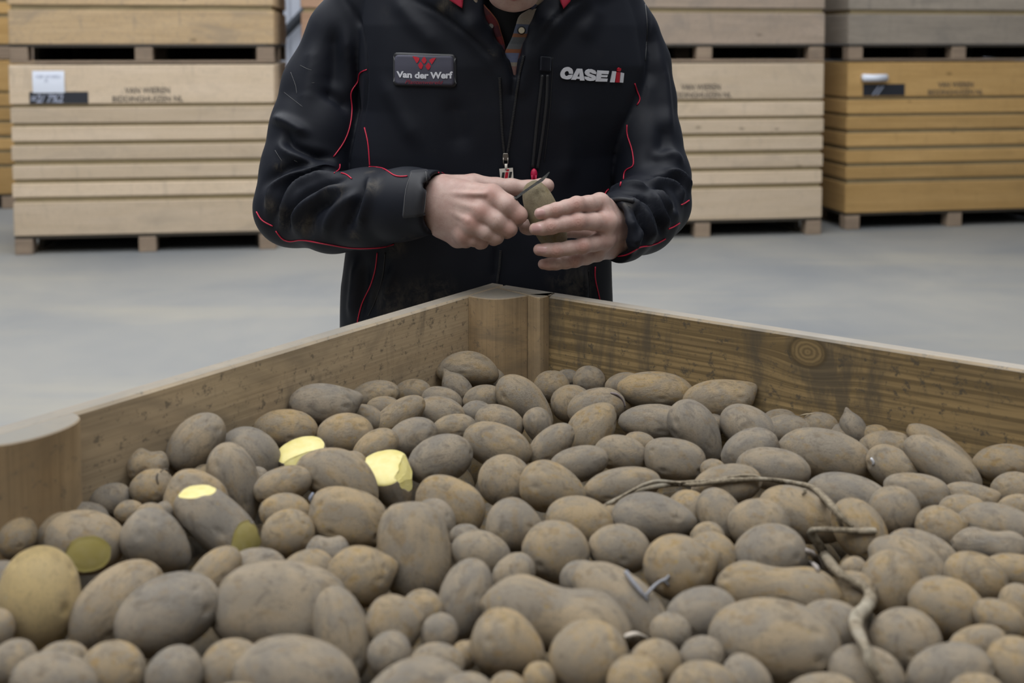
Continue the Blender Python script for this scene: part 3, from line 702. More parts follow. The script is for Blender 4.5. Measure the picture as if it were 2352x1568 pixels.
def bvh_of(V, Q): return BVHTree.FromPolygons([tuple(v) for v in V], [tuple(map(int, q)) for q in Q])
BJ = bvh_of(VJ, QJ)
def hit(bv, x, y):
    r = ray(x, y); r = r/np.linalg.norm(r); h = bv.ray_cast(Vector(C0), Vector(r), 5.0)
    if h[0] is None: return None, None
    n = np.array(h[1]);  n = -n if n@r > 0 else n
    return np.array(h[0]), n
# folds: crests (+) and creases (-) run over the cloth along these photo lines: amplitude mm, width mm, line
FOLDS = [
 (7, 8, [(611,492),(632,425),(688,396),(774,387)]), (7, 8, [(640,520),(672,440),(716,412),(780,400)]), (8, 9, [(676,530),(694,482),(740,452),(800,425)]),
 (6, 9, [(822,520),(852,445),(850,396)]), (5, 9, [(742,540),(775,480),(830,440)]), (-8, 7, [(624,520),(652,440),(700,404),(776,394)]), (-8, 7, [(655,535),(683,460),(725,430),(790,412)]), (-6, 8, [(705,545),(722,490),(772,455)]),
 (-6, 9, [(790,540),(820,470),(838,420)]), (6, 9, [(627,270),(662,281),(704,306)]), (-8, 8, [(658,300),(668,334),(721,356),(766,364)]), (6, 10, [(640,330),(668,350),(720,376),(770,380)]), (-6, 10, [(606,425),(640,400),(690,380),(760,376)]),
 (4, 16, [(720,100),(712,180),(700,250)]), (-6, 16, [(762,70),(768,150),(764,210)]), (4, 14, [(792,70),(800,150),(812,230)]), (-5, 10, [(745,215),(770,225),(798,250)]),
 (7, 7, [(1397,432),(1443,430),(1501,434),(1530,469),(1560,500)]), (7, 7, [(1446,452),(1482,498),(1503,556)]), (7, 7, [(1498,443),(1514,482),(1535,522)]), (7, 7, [(1487,418),(1545,430),(1565,466)]),
 (7, 7, [(1528,396),(1558,402),(1584,434)]), (5, 6, [(1443,496),(1452,524),(1447,572)]), (5, 6, [(1478,522),(1464,551),(1456,576)]), (-8, 6, [(1440,442),(1490,462),(1516,505),(1524,540)]), (-8, 6, [(1470,424),(1530,446),(1548,490)]),
 (-8, 6, [(1505,408),(1555,418),(1574,450)]), (-7, 6, [(1460,470),(1480,520),(1482,560)]), (-5, 10, [(1500,70),(1502,130),(1494,190)]), (4, 12, [(1525,140),(1532,230),(1538,320)]), (-5, 14, [(1530,290),(1520,345),(1490,375)]), (5, 10, [(1500,360),(1540,352),(1564,372)]),
 (-3, 5, [(785,-10),(822,45),(838,120),(842,200),(834,300)]), (-3, 5, [(1489,-5),(1495,60),(1490,150),(1468,250)]), (-2.5, 5, [(940,-5),(1005,28),(1065,75),(1118,122),(1150,170)]), (-2.5, 5, [(1345,-5),(1300,20),(1262,60),(1232,110)]),
 (3, 16, [(880,180),(920,260),(960,330)]), (3, 18, [(1300,240),(1310,330),(1300,420)]), (-3, 18, [(1040,240),(1060,330)]), (3, 14, [(905,-5),(960,60),(1010,110)]), (3, 16, [(1370,20),(1340,80)]),
 (4, 12, [(820,600),(815,670),(808,730)]), (-4, 10, [(840,600),(838,660),(826,730)]), (3, 12, [(900,620),(880,680)]), (-2.5, 5, [(895,600),(872,655),(852,720)]), (3, 10, [(1340,620),(1350,680)]), (-3, 7, [(1352,610),(1360,690)]),
 (-2.5, 4, [(1140,560),(1135,640)]), (-3, 6, [(983,396),(978,450),(984,505)]), (1.5, 6, [(1425,448),(1444,520),(1428,590)]), (-1.5, 6, [(1418,448),(1436,520),(1420,590)]),
]
sd_ = np.zeros(len(VJ))
from mathutils.kdtree import KDTree
kdj = KDTree(len(VJ))
for i_, v_ in enumerate(VJ): kdj.insert(v_, i_)
kdj.balance()
e1 = VJ[QJ[:, 2]]-VJ[QJ[:, 0]]; e2 = VJ[QJ[:, 3]]-VJ[QJ[:, 1]]; fn_ = np.cross(e1, e2)
NJ = np.zeros_like(VJ)
for k in range(4): np.add.at(NJ, QJ[:, k], fn_)
NJ /= np.linalg.norm(NJ, axis=1)[:, None]+1e-12
for amp, wid, ln in FOLDS:
    pl = [hit(BJ, x, y)[0] for x, y in smooth_line(ln, 6)]; pl = [q for q in pl if q is not None]
    if len(pl) < 2: continue
    best = {}; wm = wid*.00092; nn_ = len(pl)
    for j, q in enumerate(pl):
        taper = min(1, (j+.6)/(nn_*.22), (nn_-j-.4)/(nn_*.22))
        for co, ix, dist in kdj.find_range(q, wm*2.6):
            g_ = taper*math.exp(-(dist/wm)**2)
            if g_ > best.get(ix, 0): best[ix] = g_
    ix = np.fromiter(best.keys(), int); sd_[ix] += np.fromiter(best.values(), float)*amp*.0019
nz = np.array([mnoise.noise(Vector((v[0]*9, v[1]*9, v[2]*6)))*.0035+mnoise.noise(Vector((v[0]*28+5, v[1]*28, v[2]*18)))*.0011 for v in VJ])
VJ = VJ+NJ*(np.clip(sd_, -.017, .017)+nz)[:, None]
nb = np.zeros_like(VJ); ct = np.zeros(len(VJ))
for _ in range(1):
    nb[:] = 0; ct[:] = 0
    for k in range(4): np.add.at(nb, QJ[:, k], VJ[QJ[:, (k+1) % 4]]); np.add.at(ct, QJ[:, k], 1)
    VJ = VJ*.55+nb/ct[:, None]*.45
BJ = bvh_of(VJ, QJ)
# dust marks as a property of the cloth
DUST = [(855,425,20),(852,395,12),(770,440,26),(815,545,14),(905,560,26),(945,548,22),(650,505,30),(700,520,26),(615,470,18),(640,380,14),(900,690,40),(960,680,34),(1010,665,30),(1330,650,40),(1290,640,26),(1425,480,20),(1440,470,14),(1030,10,18),(1015,20,14),(960,420,18),(1130,120,12)]
du = np.zeros(len(VJ))
for x, y, r in DUST:
    q, n = hit(BJ, x, y)
    if q is None: continue
    rm = r*1.7/F; dq = np.linalg.norm(VJ-q, axis=1); du = np.maximum(du, np.exp(-(dq/rm)**2))
g = G('softshell'); v = g.obj
dn = g.math('MULTIPLY', g.ramp(g.attr('dust'), [(.05, 0), (.8, 1)]), g.ramp(g.noise(g.scaled(v, (40, 40, 26)), 1.0, 5, .75, .6), [(.42, 0), (.72, 1)]))
dn = g.math('ADD', g.math('MULTIPLY', dn, .5), g.math('MULTIPLY', g.ramp(g.noise(v, 14, 6, .75), [(.60, 0), (.82, 1)]), .06))
wv_ = g.noise(v, 900, 2)
M_jack = g.done(g.mix(dn, (.0046, .0060, .0112), (.13, .11, .08)), .62, g.bump(wv_, .12, .0004), spec=.24, sheen=.02)
jk = mesh_np('jacket', VJ, QJ, M_jack); child(jk)
at = jk.data.attributes.new('dust', 'FLOAT', 'POINT')
if len(jk.data.vertices) == len(du): at.data.foreach_set('value', du.astype(np.float32))
M_red = plain('red_piping', (.50, .012, .045), .5); M_blk = plain('black_trim', (.010, .0105, .013), .5); M_teeth = plain('zip_teeth', (.035, .036, .04), .35, .3)
M_lint = plain('lint', (.13, .13, .13), .9)
def on_jacket(ln, off=.001, step=5, smooth=True):
    out = []; 
    for x, y in (smooth_line(ln, step) if smooth else resample(ln, step)):
        q, n = hit(BJ, x, y)
        if q is not None: out.append(q+n*off)
    o = np.array(out)
    if len(o) > 4:                                         # even out jumps
        s = o.copy(); s[1:-1] = (o[:-2]+2*o[1:-1]+o[2:])/4; o = s
    return o
PIPE = [[(843,160),(827,168),(822,186),(806,213),(808,250),(803,290),(790,325),(766,360)], [(838,293),(846,330),(850,382)], [(780,377),(779,389),(768,398)], [(784,398),(796,401),(808,411)],
 [(848,384),(870,384),(890,393),(905,403),(920,406),(936,405)], [(1006,396),(1019,397),(1024,405)], [(590,486),(602,505),(627,519)], [(634,530),(650,549),(668,554),(695,551),(750,560),(810,569),(868,568),(905,561)],
 [(867,580),(862,620),(850,660),(832,695),(822,737),(820,770)], [(1457,192),(1463,210),(1470,228),(1463,241)], [(1440,287),(1441,310),(1452,345),(1455,380),(1441,388),(1434,398),(1433,412)], [(1427,418),(1425,428)], [(1397,434),(1390,441),(1389,450)],
 [(1582,460),(1570,468),(1564,470)], [(1560,512),(1546,521),(1535,525)], [(1528,548),(1510,558),(1490,564),(1470,567),(1455,576),(1440,585),(1420,589)], [(1367,612),(1367,640),(1377,688),(1381,730)]]
for l in PIPE:
    q = on_jacket(l, .0008)
    if len(q) > 2: tubes_obj('piping', [q], .00105, M_red, None, 6).parent = jk
for l in ([(885,580),(878,640),(862,690),(846,725)], [(1352,620),(1356,690)], [(1480,-5),(1486,60),(1482,140)]):
    q = on_jacket(l, .0003)
    if len(q) > 2: tubes_obj('seam', [q], .0011, M_blk, jk, 5)
lint = [on_jacket(l, .0003, 4) for l in ([(668,166),(679,196),(682,215)], [(690,150),(706,158),(716,161)], [(653,212),(668,224),(695,245)], [(716,191),(722,190)], [(632,345),(640,358),(648,370)], [(676,368),(684,372)])]
tubes_obj('lint', [l for l in lint if len(l) > 1], .00028, M_lint, jk, 5)
# zips: tape and teeth
def zipper(ln, name, tw=.0022):
    q = on_jacket(ln, .0012, 4)
    tubes_obj('zip_tape', [q], tw, M_blk, jk, 6)
    bm = bmesh.new(); r_ = resample(q, .0024)
    T = np.gradient(r_, axis=0)
    for a, t in zip(r_, T):
        zt = Vector(t).normalized(); yt = Vector((0, -1, 0)); xt = zt.cross(yt).normalized(); yt = xt.cross(zt)
        m = Matrix.Translation(Vector(a)+yt*.0016) @ Matrix((xt, yt, zt)).transposed().to_4x4() @ Matrix.Diagonal((.0034, .0018, .0011, 1))
        bmesh.ops.create_cube(bm, size=1, matrix=m)
    o = bm_obj(name, bm, M_teeth, jk); o['kind'] = 'stuff'
zipper([(1148,178),(1150,230),(1153,300),(1158,352)], 'zip_teeth'); zipper([(1204,128),(1194,170),(1184,230),(1172,310),(1165,352)], 'zip_teeth')
zipper([(1245,172),(1240,220),(1232,290),(1223,382)], 'zip_teeth', .003); zipper([(1257,172),(1254,240),(1244,320),(1234,384)], 'zip_teeth', .003)
zipper([(1150,575),(1146,620),(1138,668)], 'zip_teeth')
def plate_on(name, corners, th, m, par, nu=12, nv=8, off=.0008, rnd=.12, flat=False, bv=None):
    """a thin plate following the cloth; corners tl, tr, br, bl in photo pixels, rounded by rnd"""
    tl_, tr_, br_, bl_ = [np.array(c, float) for c in corners]; V, Fq = [], []; pts = []
    for j in range(nv+1):
        for i in range(nu+1):
            u, w_ = i/nu, j/nv; a_, b_ = 2*u-1, 2*w_-1
            ar = (tr_-tl_)[0]/max(1, (bl_-tl_)[1])
            if rnd:
                ru = rnd/ar; ex = max(0, abs(a_)-(1-2*ru))/(2*ru); ey = max(0, abs(b_)-(1-2*rnd))/(2*rnd); r2 = math.hypot(ex, ey)
                if r2 > 1:
                    a_ = math.copysign((1-2*ru)+2*ru*ex/r2, a_); b_ = math.copysign((1-2*rnd)+2*rnd*ey/r2, b_)
                u, w_ = (a_+1)/2, (b_+1)/2
            pts.append((tl_*(1-u)+tr_*u)*(1-w_)+(bl_*(1-u)+br_*u)*w_)
    hs = [hit(bv or BJ, *p) for p in pts]; n0 = len(pts)
    if flat:
        qq = np.array([h[0] for h in hs]); dd = np.linalg.norm(qq-C0, axis=1)/np.array([np.linalg.norm(ray(*p)) for p in pts]); dm = dd.min()-off
        base = [P(p[0], p[1], dm) for p in pts]; nn2 = [np.array([0, -1., 0])]*n0
    else: base = [h[0]+h[1]*off for h in hs]; nn2 = [h[1] for h in hs]
    V = [b+n*th for b, n in zip(base, nn2)]+[b-n*.001 for b, n in zip(base, nn2)]; W = nu+1
    for j in range(nv):
        for i in range(nu):
            a = j*W+i; Fq += [(a, a+W, a+W+1, a+1), (n0+a, n0+a+1, n0+a+W+1, n0+a+W)]
    rim = [i for i in range(nu)]+[nu+j*W for j in range(nv)]+[nv*W+i for i in range(nu, 0, -1)]+[j*W for j in range(nv, 0, -1)]
    for a, b in zip(rim, rim[1:]+rim[:1]): Fq.append((a, b, n0+b, n0+a))
    o = mesh_obj(name, V, Fq, m, par, True)
    return o
def letters_on(name, body, quad, m, par, off=.002, offset=.0, shear=0, ext=.0, spacing=1, bend=None, raw=None):
    """text (or raw polygons) fitted in a photo quad (tl, tr, br, bl) and laid on the cloth"""
    if raw is None: V, Fc = text_mesh(body, 1, offset, shear, ext, spacing)
    else: V, Fc = raw
    mn, mx = V.min(0), V.max(0); tl_, tr_, br_, bl_ = [np.array(c, float) for c in quad]; out = []
    for p in V:
        u, w_ = (p[0]-mn[0])/(mx[0]-mn[0]), (mx[1]-p[1])/(mx[1]-mn[1])
        if bend: w_ += bend(u)
        q = (tl_*(1-u)+tr_*u)*(1-w_)+(bl_*(1-u)+br_*u)*w_
        h, n = hit(BJ, *q); out.append(h+n*(off+(p[2] if ext else 0)*.02))
    return mesh_obj(name, out, Fc, m, par)
# chest badge (wearer's right)
M_badge = plain('badge_cloth', (.058, .058, .085), .7); M_white = plain('white_thread', (.62, .63, .68), .6); M_logo_red = plain('red_thread', (.42, .004, .02), .55); M_dimred = plain('dim_red_thread', (.22, .012, .03), .6)
bq = [(905,120),(1048,125),(1049,201),(904,197)]
pb = plate_on('badge_border', bq, .0016, M_blk, jk, 20, 12, .0008, .12)
pf = plate_on('badge', [(909.5,126),(1042,129),(1044.5,196),(909,194)], .0012, M_badge, jk, 20, 12, .0026, .12)
wb_ = lambda u: .10*math.sin(u*6.0+.3)*-.6
letters_on('badge_lettering', 'Van der Werf', [(913.5,163),(1041,163.5),(1041,180),(913.5,178)], M_white, pf, .0046, .042, 0, .0, .98, bend=lambda u: .10*(1-math.cos(2*math.pi*(u-.05)))*.5 if u < .9 else 0)
letters_on('badge_lettering', 'Plantenwereld', [(933,183),(1019,185),(1019,193),(933,192)], M_dimred, pf, .0046, .004, .35)
def polys(ps):
    V, Fc = [], []
    for p in ps: Fc.append(tuple(range(len(V), len(V)+len(p)))); V += [(x, -y, 0) for x, y in p]
    return np.array(V, float), Fc
em = [[(780,385),(900,405),(985,440),(975,500),(955,545),(905,600)], [(1120,400),(1160,430),(1198,520),(1165,575),(1135,615),(1090,590),(1045,520),(1080,440)], [(1480,430),(1370,440),(1275,500),(1300,560),(1350,635)],
      [(1010,560),(1040,570),(1095,655),(1060,740),(1030,765),(990,740),(945,650)], [(1240,580),(1270,590),(1325,690),(1280,760),(1245,790),(1200,750),(1160,680)]]
em = [[(890+x/13.067, 100+y/13.067) for x, y in q] for q in em]
allx = [p[0] for q in em for p in q]; ally = [p[1] for q in em for p in q]
letters_on('badge_emblem', '', [(min(allx),min(ally)),(max(allx),min(ally)),(max(allx),max(ally)),(min(allx),max(ally))], M_logo_red, pf, .0046, raw=polys(em))
# chest lettering (wearer's left): s = 13.07 px per photo pixel, origin (1270,130)
zz = lambda x, y: (1270+x/13.067, 130+y/13.067)
bars = [[(1775,435),(1880,445),(1830,765),(1705,765)], [(2010,470),(2110,490),(2080,775),(1980,768)]]
def raw_on(name, pl, m, off, par=None):
    V, Fc = [], []
    for q in pl:
        n = len(q); o = len(V)
        hs = [hit(BJ, *zz(x, y)) for x, y in q]
        V += [h+n_*off for h, n_ in hs]+[h-n_*.0005 for h, n_ in hs]
        Fc.append(tuple(range(o, o+n))); Fc += [(o+i, o+n+i, o+n+(i+1) % n, o+(i+1) % n) for i in range(n)]
    return mesh_obj(name, V, Fc, m, par or jk)
def rounded(q):
    return [tuple(p) for p in smooth_line(list(q)+[q[0]], 14)[:-1]]
LET_C = rounded([(585,520),(590,440),(560,365),(490,322),(420,312),(330,340),(260,410),(218,500),(222,580),(265,640),(340,668),(420,680),(500,665),(550,620),(572,568)])+[(462,548),(430,576),(398,582),(362,562),(340,515),(350,465),(385,433),(435,430),(468,462),(472,508)]
LET_A = [[(715,362),(790,363),(776,470),(715,600),(700,655),(670,692),(535,688)], [(790,363),(868,365),(935,715),(800,712),(788,600),(776,470)], [(715,595),(788,600),(795,668),(698,658)]]
LET_S = [(1275,525),(1285,470),(1250,410),(1170,378),(1060,375),(980,410),(945,470),(960,530),(1020,575),(1100,605),(1150,622),(1140,637),(1085,628),(1060,602),(930,592),(945,660),(1010,710),(1100,725),(1200,718),(1260,690),(1278,620),(1250,565),(1180,535),(1110,510),(1070,490),(1100,468),(1145,480),(1165,500)]
LET_E = [(1325,410),(1665,430),(1640,522),(1440,510),(1432,545),(1625,550),(1605,615),(1425,610),(1415,640),(1620,655),(1605,745),(1265,740)]
for q_ in ([LET_C], LET_A, [LET_S], [LET_E]): raw_on('chest_lettering', q_, M_white, .0026)
raw_on('chest_emblem', bars, M_white, .0024); raw_on('chest_emblem', [[(1890,455),(1990,462),(1968,768),(1855,765)], [(1925,345),(1975,328),(2020,350),(2015,400),(1985,440),(1912,432)]], M_logo_red, .0027)
# zip slider, link and tag; pocket pull; pocket garage; cuff tabs
M_metal = plain('worn_nickel', (.20, .18, .16), .32, .9); M_tag = plain('ivory_tag', (.62, .57, .50), .4); M_bar = plain('tag_black', (.015, .015, .015), .5)
s0, sn = hit(BJ, 1161, 360)
def lathe_box(name, quad, th, m, off, par, flat=True, rnd=.2): return plate_on(name, quad, th, m, par, 8, 8, off, rnd, flat)
sl_ = lathe_box('zip_slider', [(1155,351),(1167.5,351),(1169,368),(1153.5,368)], .006, M_metal, .003, jk)
tubes_obj('zip_pull', [[P(1156.5, 362, s0[1]-.011), P(1156, 374, s0[1]-.011), P(1158.5, 379, s0[1]-.011), P(1165, 379, s0[1]-.011), P(1167, 374, s0[1]-.011), P(1166.5, 362, s0[1]-.011)]], .0011, M_metal, jk, 6)
tubes_obj('zip_pull', [[P(1162.3, 376, s0[1]-.011), P(1162.6, 390, s0[1]-.012)]], .0022, M_tag, jk, 8)
tq = [(1146.8,387.5),(1178,385),(1180,419),(1150,419)]; dt = s0[1]-.013
def flat_poly(name, pts, d0, th, m, par):
    n = len(pts); V = [P(x, y, d0) for x, y in pts]+[P(x, y, d0+th) for x, y in pts]
    Fq = [tuple(range(n))[::-1], tuple(range(n, 2*n))]+[(i, (i+1) % n, n+(i+1) % n, n+i) for i in range(n)]
    return mesh_obj(name, V, Fq, m, par)
tg = flat_poly('zip_tag', tq, dt, .002, M_tag, jk)
q1 = lambda x, y: (1100+x/10.455, 330+y/10.455)
flat_poly('tag_emblem', [q1(560,688),q1(622,685),q1(600,850),q1(600,905),q1(530,905),q1(535,850)], dt-.0004, .0003, M_bar, tg)
flat_poly('tag_emblem', [q1(735,675),q1(800,672),q1(760,852),q1(750,900),q1(700,900),q1(708,852)], dt-.0004, .0003, M_bar, tg)
flat_poly('tag_emblem', [q1(640,682),q1(715,680),q1(685,860),q1(680,910),q1(605,910),q1(610,860)], dt-.0004, .0003, M_logo_red, tg)
flat_poly('tag_emblem', [q1(668,612),q1(728,610),q1(718,655),q1(658,658)], dt-.0004, .0003, M_logo_red, tg)
M_pull = plain('red_rubber', (.45, .006, .05), .5)
h0, hn = hit(BJ, 1226, 400)
bm = bmesh.new(); bmesh.ops.create_icosphere(bm, subdivisions=3, radius=1, matrix=Matrix.Translation(P(1226.5, 400, h0[1]-.006)) @ Matrix.Diagonal((.0052, .0045, .0088, 1)))
bm_obj('pocket_pull', bm, M_pull, jk, True)
tubes_obj('pocket_pull', [[P(1222, 402, h0[1]-.009), P(1221.5, 416, h0[1]-.009), P(1231.5, 416, h0[1]-.009), P(1231, 402, h0[1]-.009)]], .0013, M_pull, jk, 6)
plate_on('pocket_flap', [(1240,128),(1267,131),(1265,166),(1239,163)], .0018, M_jack, jk, 6, 8, .001, .1)
for l in ([(1241,131),(1266,134)], [(1269,132),(1268,170),(1262,260),(1250,370)]): tubes_obj('seam', [on_jacket(l, .0006)], .0008, M_blk, jk, 5)
g = G('cuff_tab_cloth'); M_tab = g.done(g.mix(g.noise(g.obj, 30, 4), (.014, .015, .019), (.024, .024, .027)), .6, g.bump(g.noise(g.obj, 900, 2), .15, .0004), spec=.3, sheen=.06)
ct_ = plate_on('cuff_tab', [(943,397),(986,394),(976,494),(926,499)], .0032, M_tab, jk, 10, 14, .0012, .07)
tubes_obj('seam', [on_jacket([(948,402),(936,440),(931,492)], .0046), on_jacket([(979,400),(972,440),(968,488)], .0046)], .0004, M_lint, ct_, 4)
q_ = [on_jacket([(1396,458),(1420,459),(1440,461),(1457,462)], .002, 4)]
tubes_obj('cuff_tab', q_, .0032, M_tab, jk, 8)

# ------------------------------------------------------------------ red hood lining, checked shirt, undershirt
def strip(name, left, right, m, off, par, n=26, w=7, bow=.0, bv=None, depth=None):
    L = smooth_line(left, 3); R_ = smooth_line(right, 3); tq = np.linspace(0, 1, n)
    L = np.stack([np.interp(tq, np.linspace(0, 1, len(L)), L[:, k]) for k in (0, 1)], 1); R_ = np.stack([np.interp(tq, np.linspace(0, 1, len(R_)), R_[:, k]) for k in (0, 1)], 1)
    D = np.full((n, w), np.nan)
    for i in range(n):
        for j in range(w):
            u = j/(w-1)
            if depth: D[i, j] = depth(*(L[i]*(1-u)+R_[i]*u)); continue
            h, _ = hit(bv or BJ, *(L[i]*(1-u)+R_[i]*u))
            if h is not None: D[i, j] = h[1]
    D = np.where(np.isnan(D), np.nanmedian(D), D)
    for _ in range(4):
        E = np.pad(D, 1, mode='edge'); D = (E[:-2, 1:-1]+E[2:, 1:-1]+E[1:-1, :-2]+E[1:-1, 2:]+2*D)/6
    V, Fq = [], []; uv = []
    for i in range(n):
        for j in range(w):
            u = j/(w-1); x, y = L[i]*(1-u)+R_[i]*u; V.append(P(x, y, D[i, j]-off-bow*math.sin(math.pi*u))); uv.append((u, i/(n-1)))
    m0 = len(V); V += [v_+np.array([0, .002, 0]) for v_ in V]
    for i in range(n-1):
        for j in range(w-1):
            a = i*w+j; Fq += [(a, a+w, a+w+1, a+1), (m0+a, m0+a+1, m0+a+w+1, m0+a+w)]
    for j in range(w-1): Fq += [(j, j+1, m0+j+1, m0+j), ((n-1)*w+j, m0+(n-1)*w+j, m0+(n-1)*w+j+1, (n-1)*w+j+1)]
    for i in range(n-1): Fq += [(i*w, m0+i*w, m0+(i+1)*w, (i+1)*w), (i*w+w-1, (i+1)*w+w-1, m0+(i+1)*w+w-1, m0+i*w+w-1)]
    o = mesh_obj(name, V, Fq, m, par, True)
    a1 = o.data.attributes.new('across', 'FLOAT', 'POINT'); a1.data.foreach_set('value', [k[0] for k in uv]*2)
    a2 = o.data.attributes.new('down', 'FLOAT', 'POINT'); a2.data.foreach_set('value', [k[1] for k in uv]*2)
    return o
def check_mat(name, stops, over, seed):
    g = G(name); n = g.add('ShaderNodeValToRGB', {0: g.attr('down')}); n.color_ramp.interpolation = 'CONSTANT'; e = n.color_ramp.elements
    while len(e) < len(stops): e.new(.5)
    for el, (p_, c_) in zip(e, stops): el.position = p_; el.color = (*c_, 1)
    c = g.mix(g.ramp(g.attr('across'), over[0]), n.outputs[0], over[1])
    c = g.mix(g.math('MULTIPLY', g.noise(g.obj, 500, 2), .35), c, (.03, .03, .04))
    return g.done(c, .85, g.bump(g.noise(g.obj, 1200, 2), .2, .0003), spec=.2)
M_check = check_mat('checked_cotton', [(0, (.26, .22, .175)), (.17, (.26, .225, .18)), (.24, (.085, .10, .145)), (.36, (.20, .085, .04)), (.41, (.08, .085, .09)), (.50, (.105, .11, .115)), (.57, (.22, .08, .035)), (.62, (.115, .135, .22)), (.74, (.24, .21, .165)), (.79, (.23, .125, .105)), (.90, (.15, .07, .06)), (.97, (.08, .02, .02))], ([(.80, 0), (.86, .75)], (.16, .05, .03)), 1)  # shirt colours toned down, with shade put into the cloth
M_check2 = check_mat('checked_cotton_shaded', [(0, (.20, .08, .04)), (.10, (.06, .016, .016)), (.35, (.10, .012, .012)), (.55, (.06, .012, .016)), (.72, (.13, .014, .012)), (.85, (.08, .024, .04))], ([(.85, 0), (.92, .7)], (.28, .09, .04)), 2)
sh = strip('shirt', [(1214,22),(1193,36),(1184,60),(1176,85),(1163,112),(1160,122),(1166,140),(1174,162),(1180,190)], [(1246,18),(1232,38),(1222,62),(1213,88),(1203,112),(1197,128),(1192,145),(1188,165),(1184,190)], M_check, 0, person, 40, 8, .002, depth=lambda x, y: 1.716-.010*(y/190))
sh['label'] = 'checked cotton shirt showing in the open jacket'
child(sh)
s2 = strip('shirt_front', [(1086,-10),(1094,18),(1100,30),(1118,50),(1135,80),(1148,105),(1158,124)], [(1100,-12),(1112,10),(1130,30),(1144,50),(1152,76),(1159,100),(1162,124)], M_check2, 0, sh, 30, 7, .002, depth=lambda x, y: 1.718-.006*(y/190))
M_check3 = check_mat('checked_cotton_collar', [(0, (.30, .29, .30)), (.3, (.10, .12, .2)), (.55, (.33, .27, .2)), (.8, (.05, .06, .1))], ([(.7, 0), (.9, .6)], (.25, .22, .2)), 3)
strip('shirt_collar', [(1230,-45),(1228,-8),(1219,20)], [(1262,-48),(1252,-4),(1226,24)], M_check3, 0, sh, 14, 6, .004, depth=lambda x, y: 1.716)
strip('shirt_collar', [(1072,-45),(1080,-5),(1094,18)], [(1100,-45),(1098,-5),(1104,16)], M_check3, 0, sh, 14, 6, .004, depth=lambda x, y: 1.716)
hb, hn = hit(BJ, 1198, 70); M_snap = plain('pearl_snap', (.62, .56, .42), .3); 
bs = [q for q in (V_.co for V_ in sh.data.vertices)]; ds = min((v_ for v_ in sh.data.vertices), key=lambda v_: (v_.co-Vector(P(1198, 70, v_.co[1]))).length).co[1]
def disc(name, x, y, dpt, r, th, m, par):
    bm = bmesh.new(); bmesh.ops.create_cone(bm, cap_ends=True, segments=20, radius1=r, radius2=r*.8, depth=th, matrix=Matrix.Translation(P(x, y, dpt)) @ Matrix.Rotation(math.pi/2, 4, 'X'))
    return bm_obj(name, bm, m, par)
disc('snap_rim', 1198, 70, ds-.001, .0066, .003, M_bar, sh); disc('snap_button', 1198, 70, ds-.0025, .0053, .003, M_snap, sh)
disc('snap_rim', 1128, 60, 1.714, .0045, .003, M_metal, sh)
st_l = [(1196,40),(1188,72),(1178,98),(1170,118),(1167,132)]
M_lining = plain('red_lining', (.30, .005, .028), .8)
for l, r in (([(1028,-40),(1030,-4),(1044,8),(1061,19)], [(1066,-40),(1064,0),(1063,10),(1062,19)]), ([(1284,-40),(1286,0),(1290,10),(1294,20)], [(1316,-40),(1312,-2),(1304,10),(1295,20)])):
    o = strip('hood_lining', l, r, M_lining, .007, jk, 10, 5)
# ------------------------------------------------------------------ body: head, neck, trunk, arms, hands as one mesh
CHIN = P(1180, 33, 1.655); hu = np.array([0, -.766, .643]); hf = np.array([0, -.643, -.766]); hx = np.array([1., 0, 0])
RH = np.stack([hx, -hf, hu], 1)
def HP(x, f, u): return CHIN+hx*x+hf*f+hu*u
def head(p):
    dd = ell(p, HP(0, -.092, .142), (.074, .094, .100), RH)
    dd = smin(dd, ell(p, HP(0, -.058, .048), (.053, .060, .052), RH), .03)
    dd = smin(dd, ell(p, HP(0, -.020, .012), (.024, .021, .018), RH), .02)
    for s in (-1, 1):
        dd = smin(dd, cone(p, HP(s*.055, -.085, .055), HP(s*.022, -.026, .012), .016, .012), .02)
        dd = smin(dd, ell(p, HP(s*.038, -.022, .085), (.022, .016, .018), RH), .016)           # cheeks
        dd = smax(dd, -ell(p, HP(s*.031, -.004, .118), (.016, .012, .011), RH), .012)            # sockets
        dd = smin(dd, ell(p, HP(s*.031, -.0165, .117), (.0125, .0125, .0125), RH), .002)          # eyeballs under lids
        dd = smin(dd, cone(p, HP(s*.014, -.004, .135), HP(s*.046, -.014, .133), .006, .005), .008)   # brow
        dd = smin(dd, ell(p, HP(s*.079, -.100, .115), (.007, .017, .031), RH), .006)              # ears
        dd = smin(dd, ell(p, HP(s*.011, .006, .078), (.009, .010, .008), RH), .006)              # nostrils
    dd = smin(dd, cone(p, HP(0, -.004, .125), HP(0, .018, .082), .007, .010), .009)               # nose
    for s in (-1, 1):                                                                            # lips
        dd = smin(dd, cone(p, HP(0, .0015, .0505), HP(s*.022, -.008, .0475), .0052, .002), .003)
        dd = smin(dd, cone(p, HP(0, .0005, .0395), HP(s*.018, -.008, .0425), .0062, .002), .003)
    dd = smax(dd, -cone(p, HP(-.022, -.004, .0455), HP(.022, -.004, .0455), .0016, .0016), .002)
    dd = smin(dd, cone(p, HP(0, -.138, .041), P(1172, 10, 1.835), .054, .062), .03)
    return dd
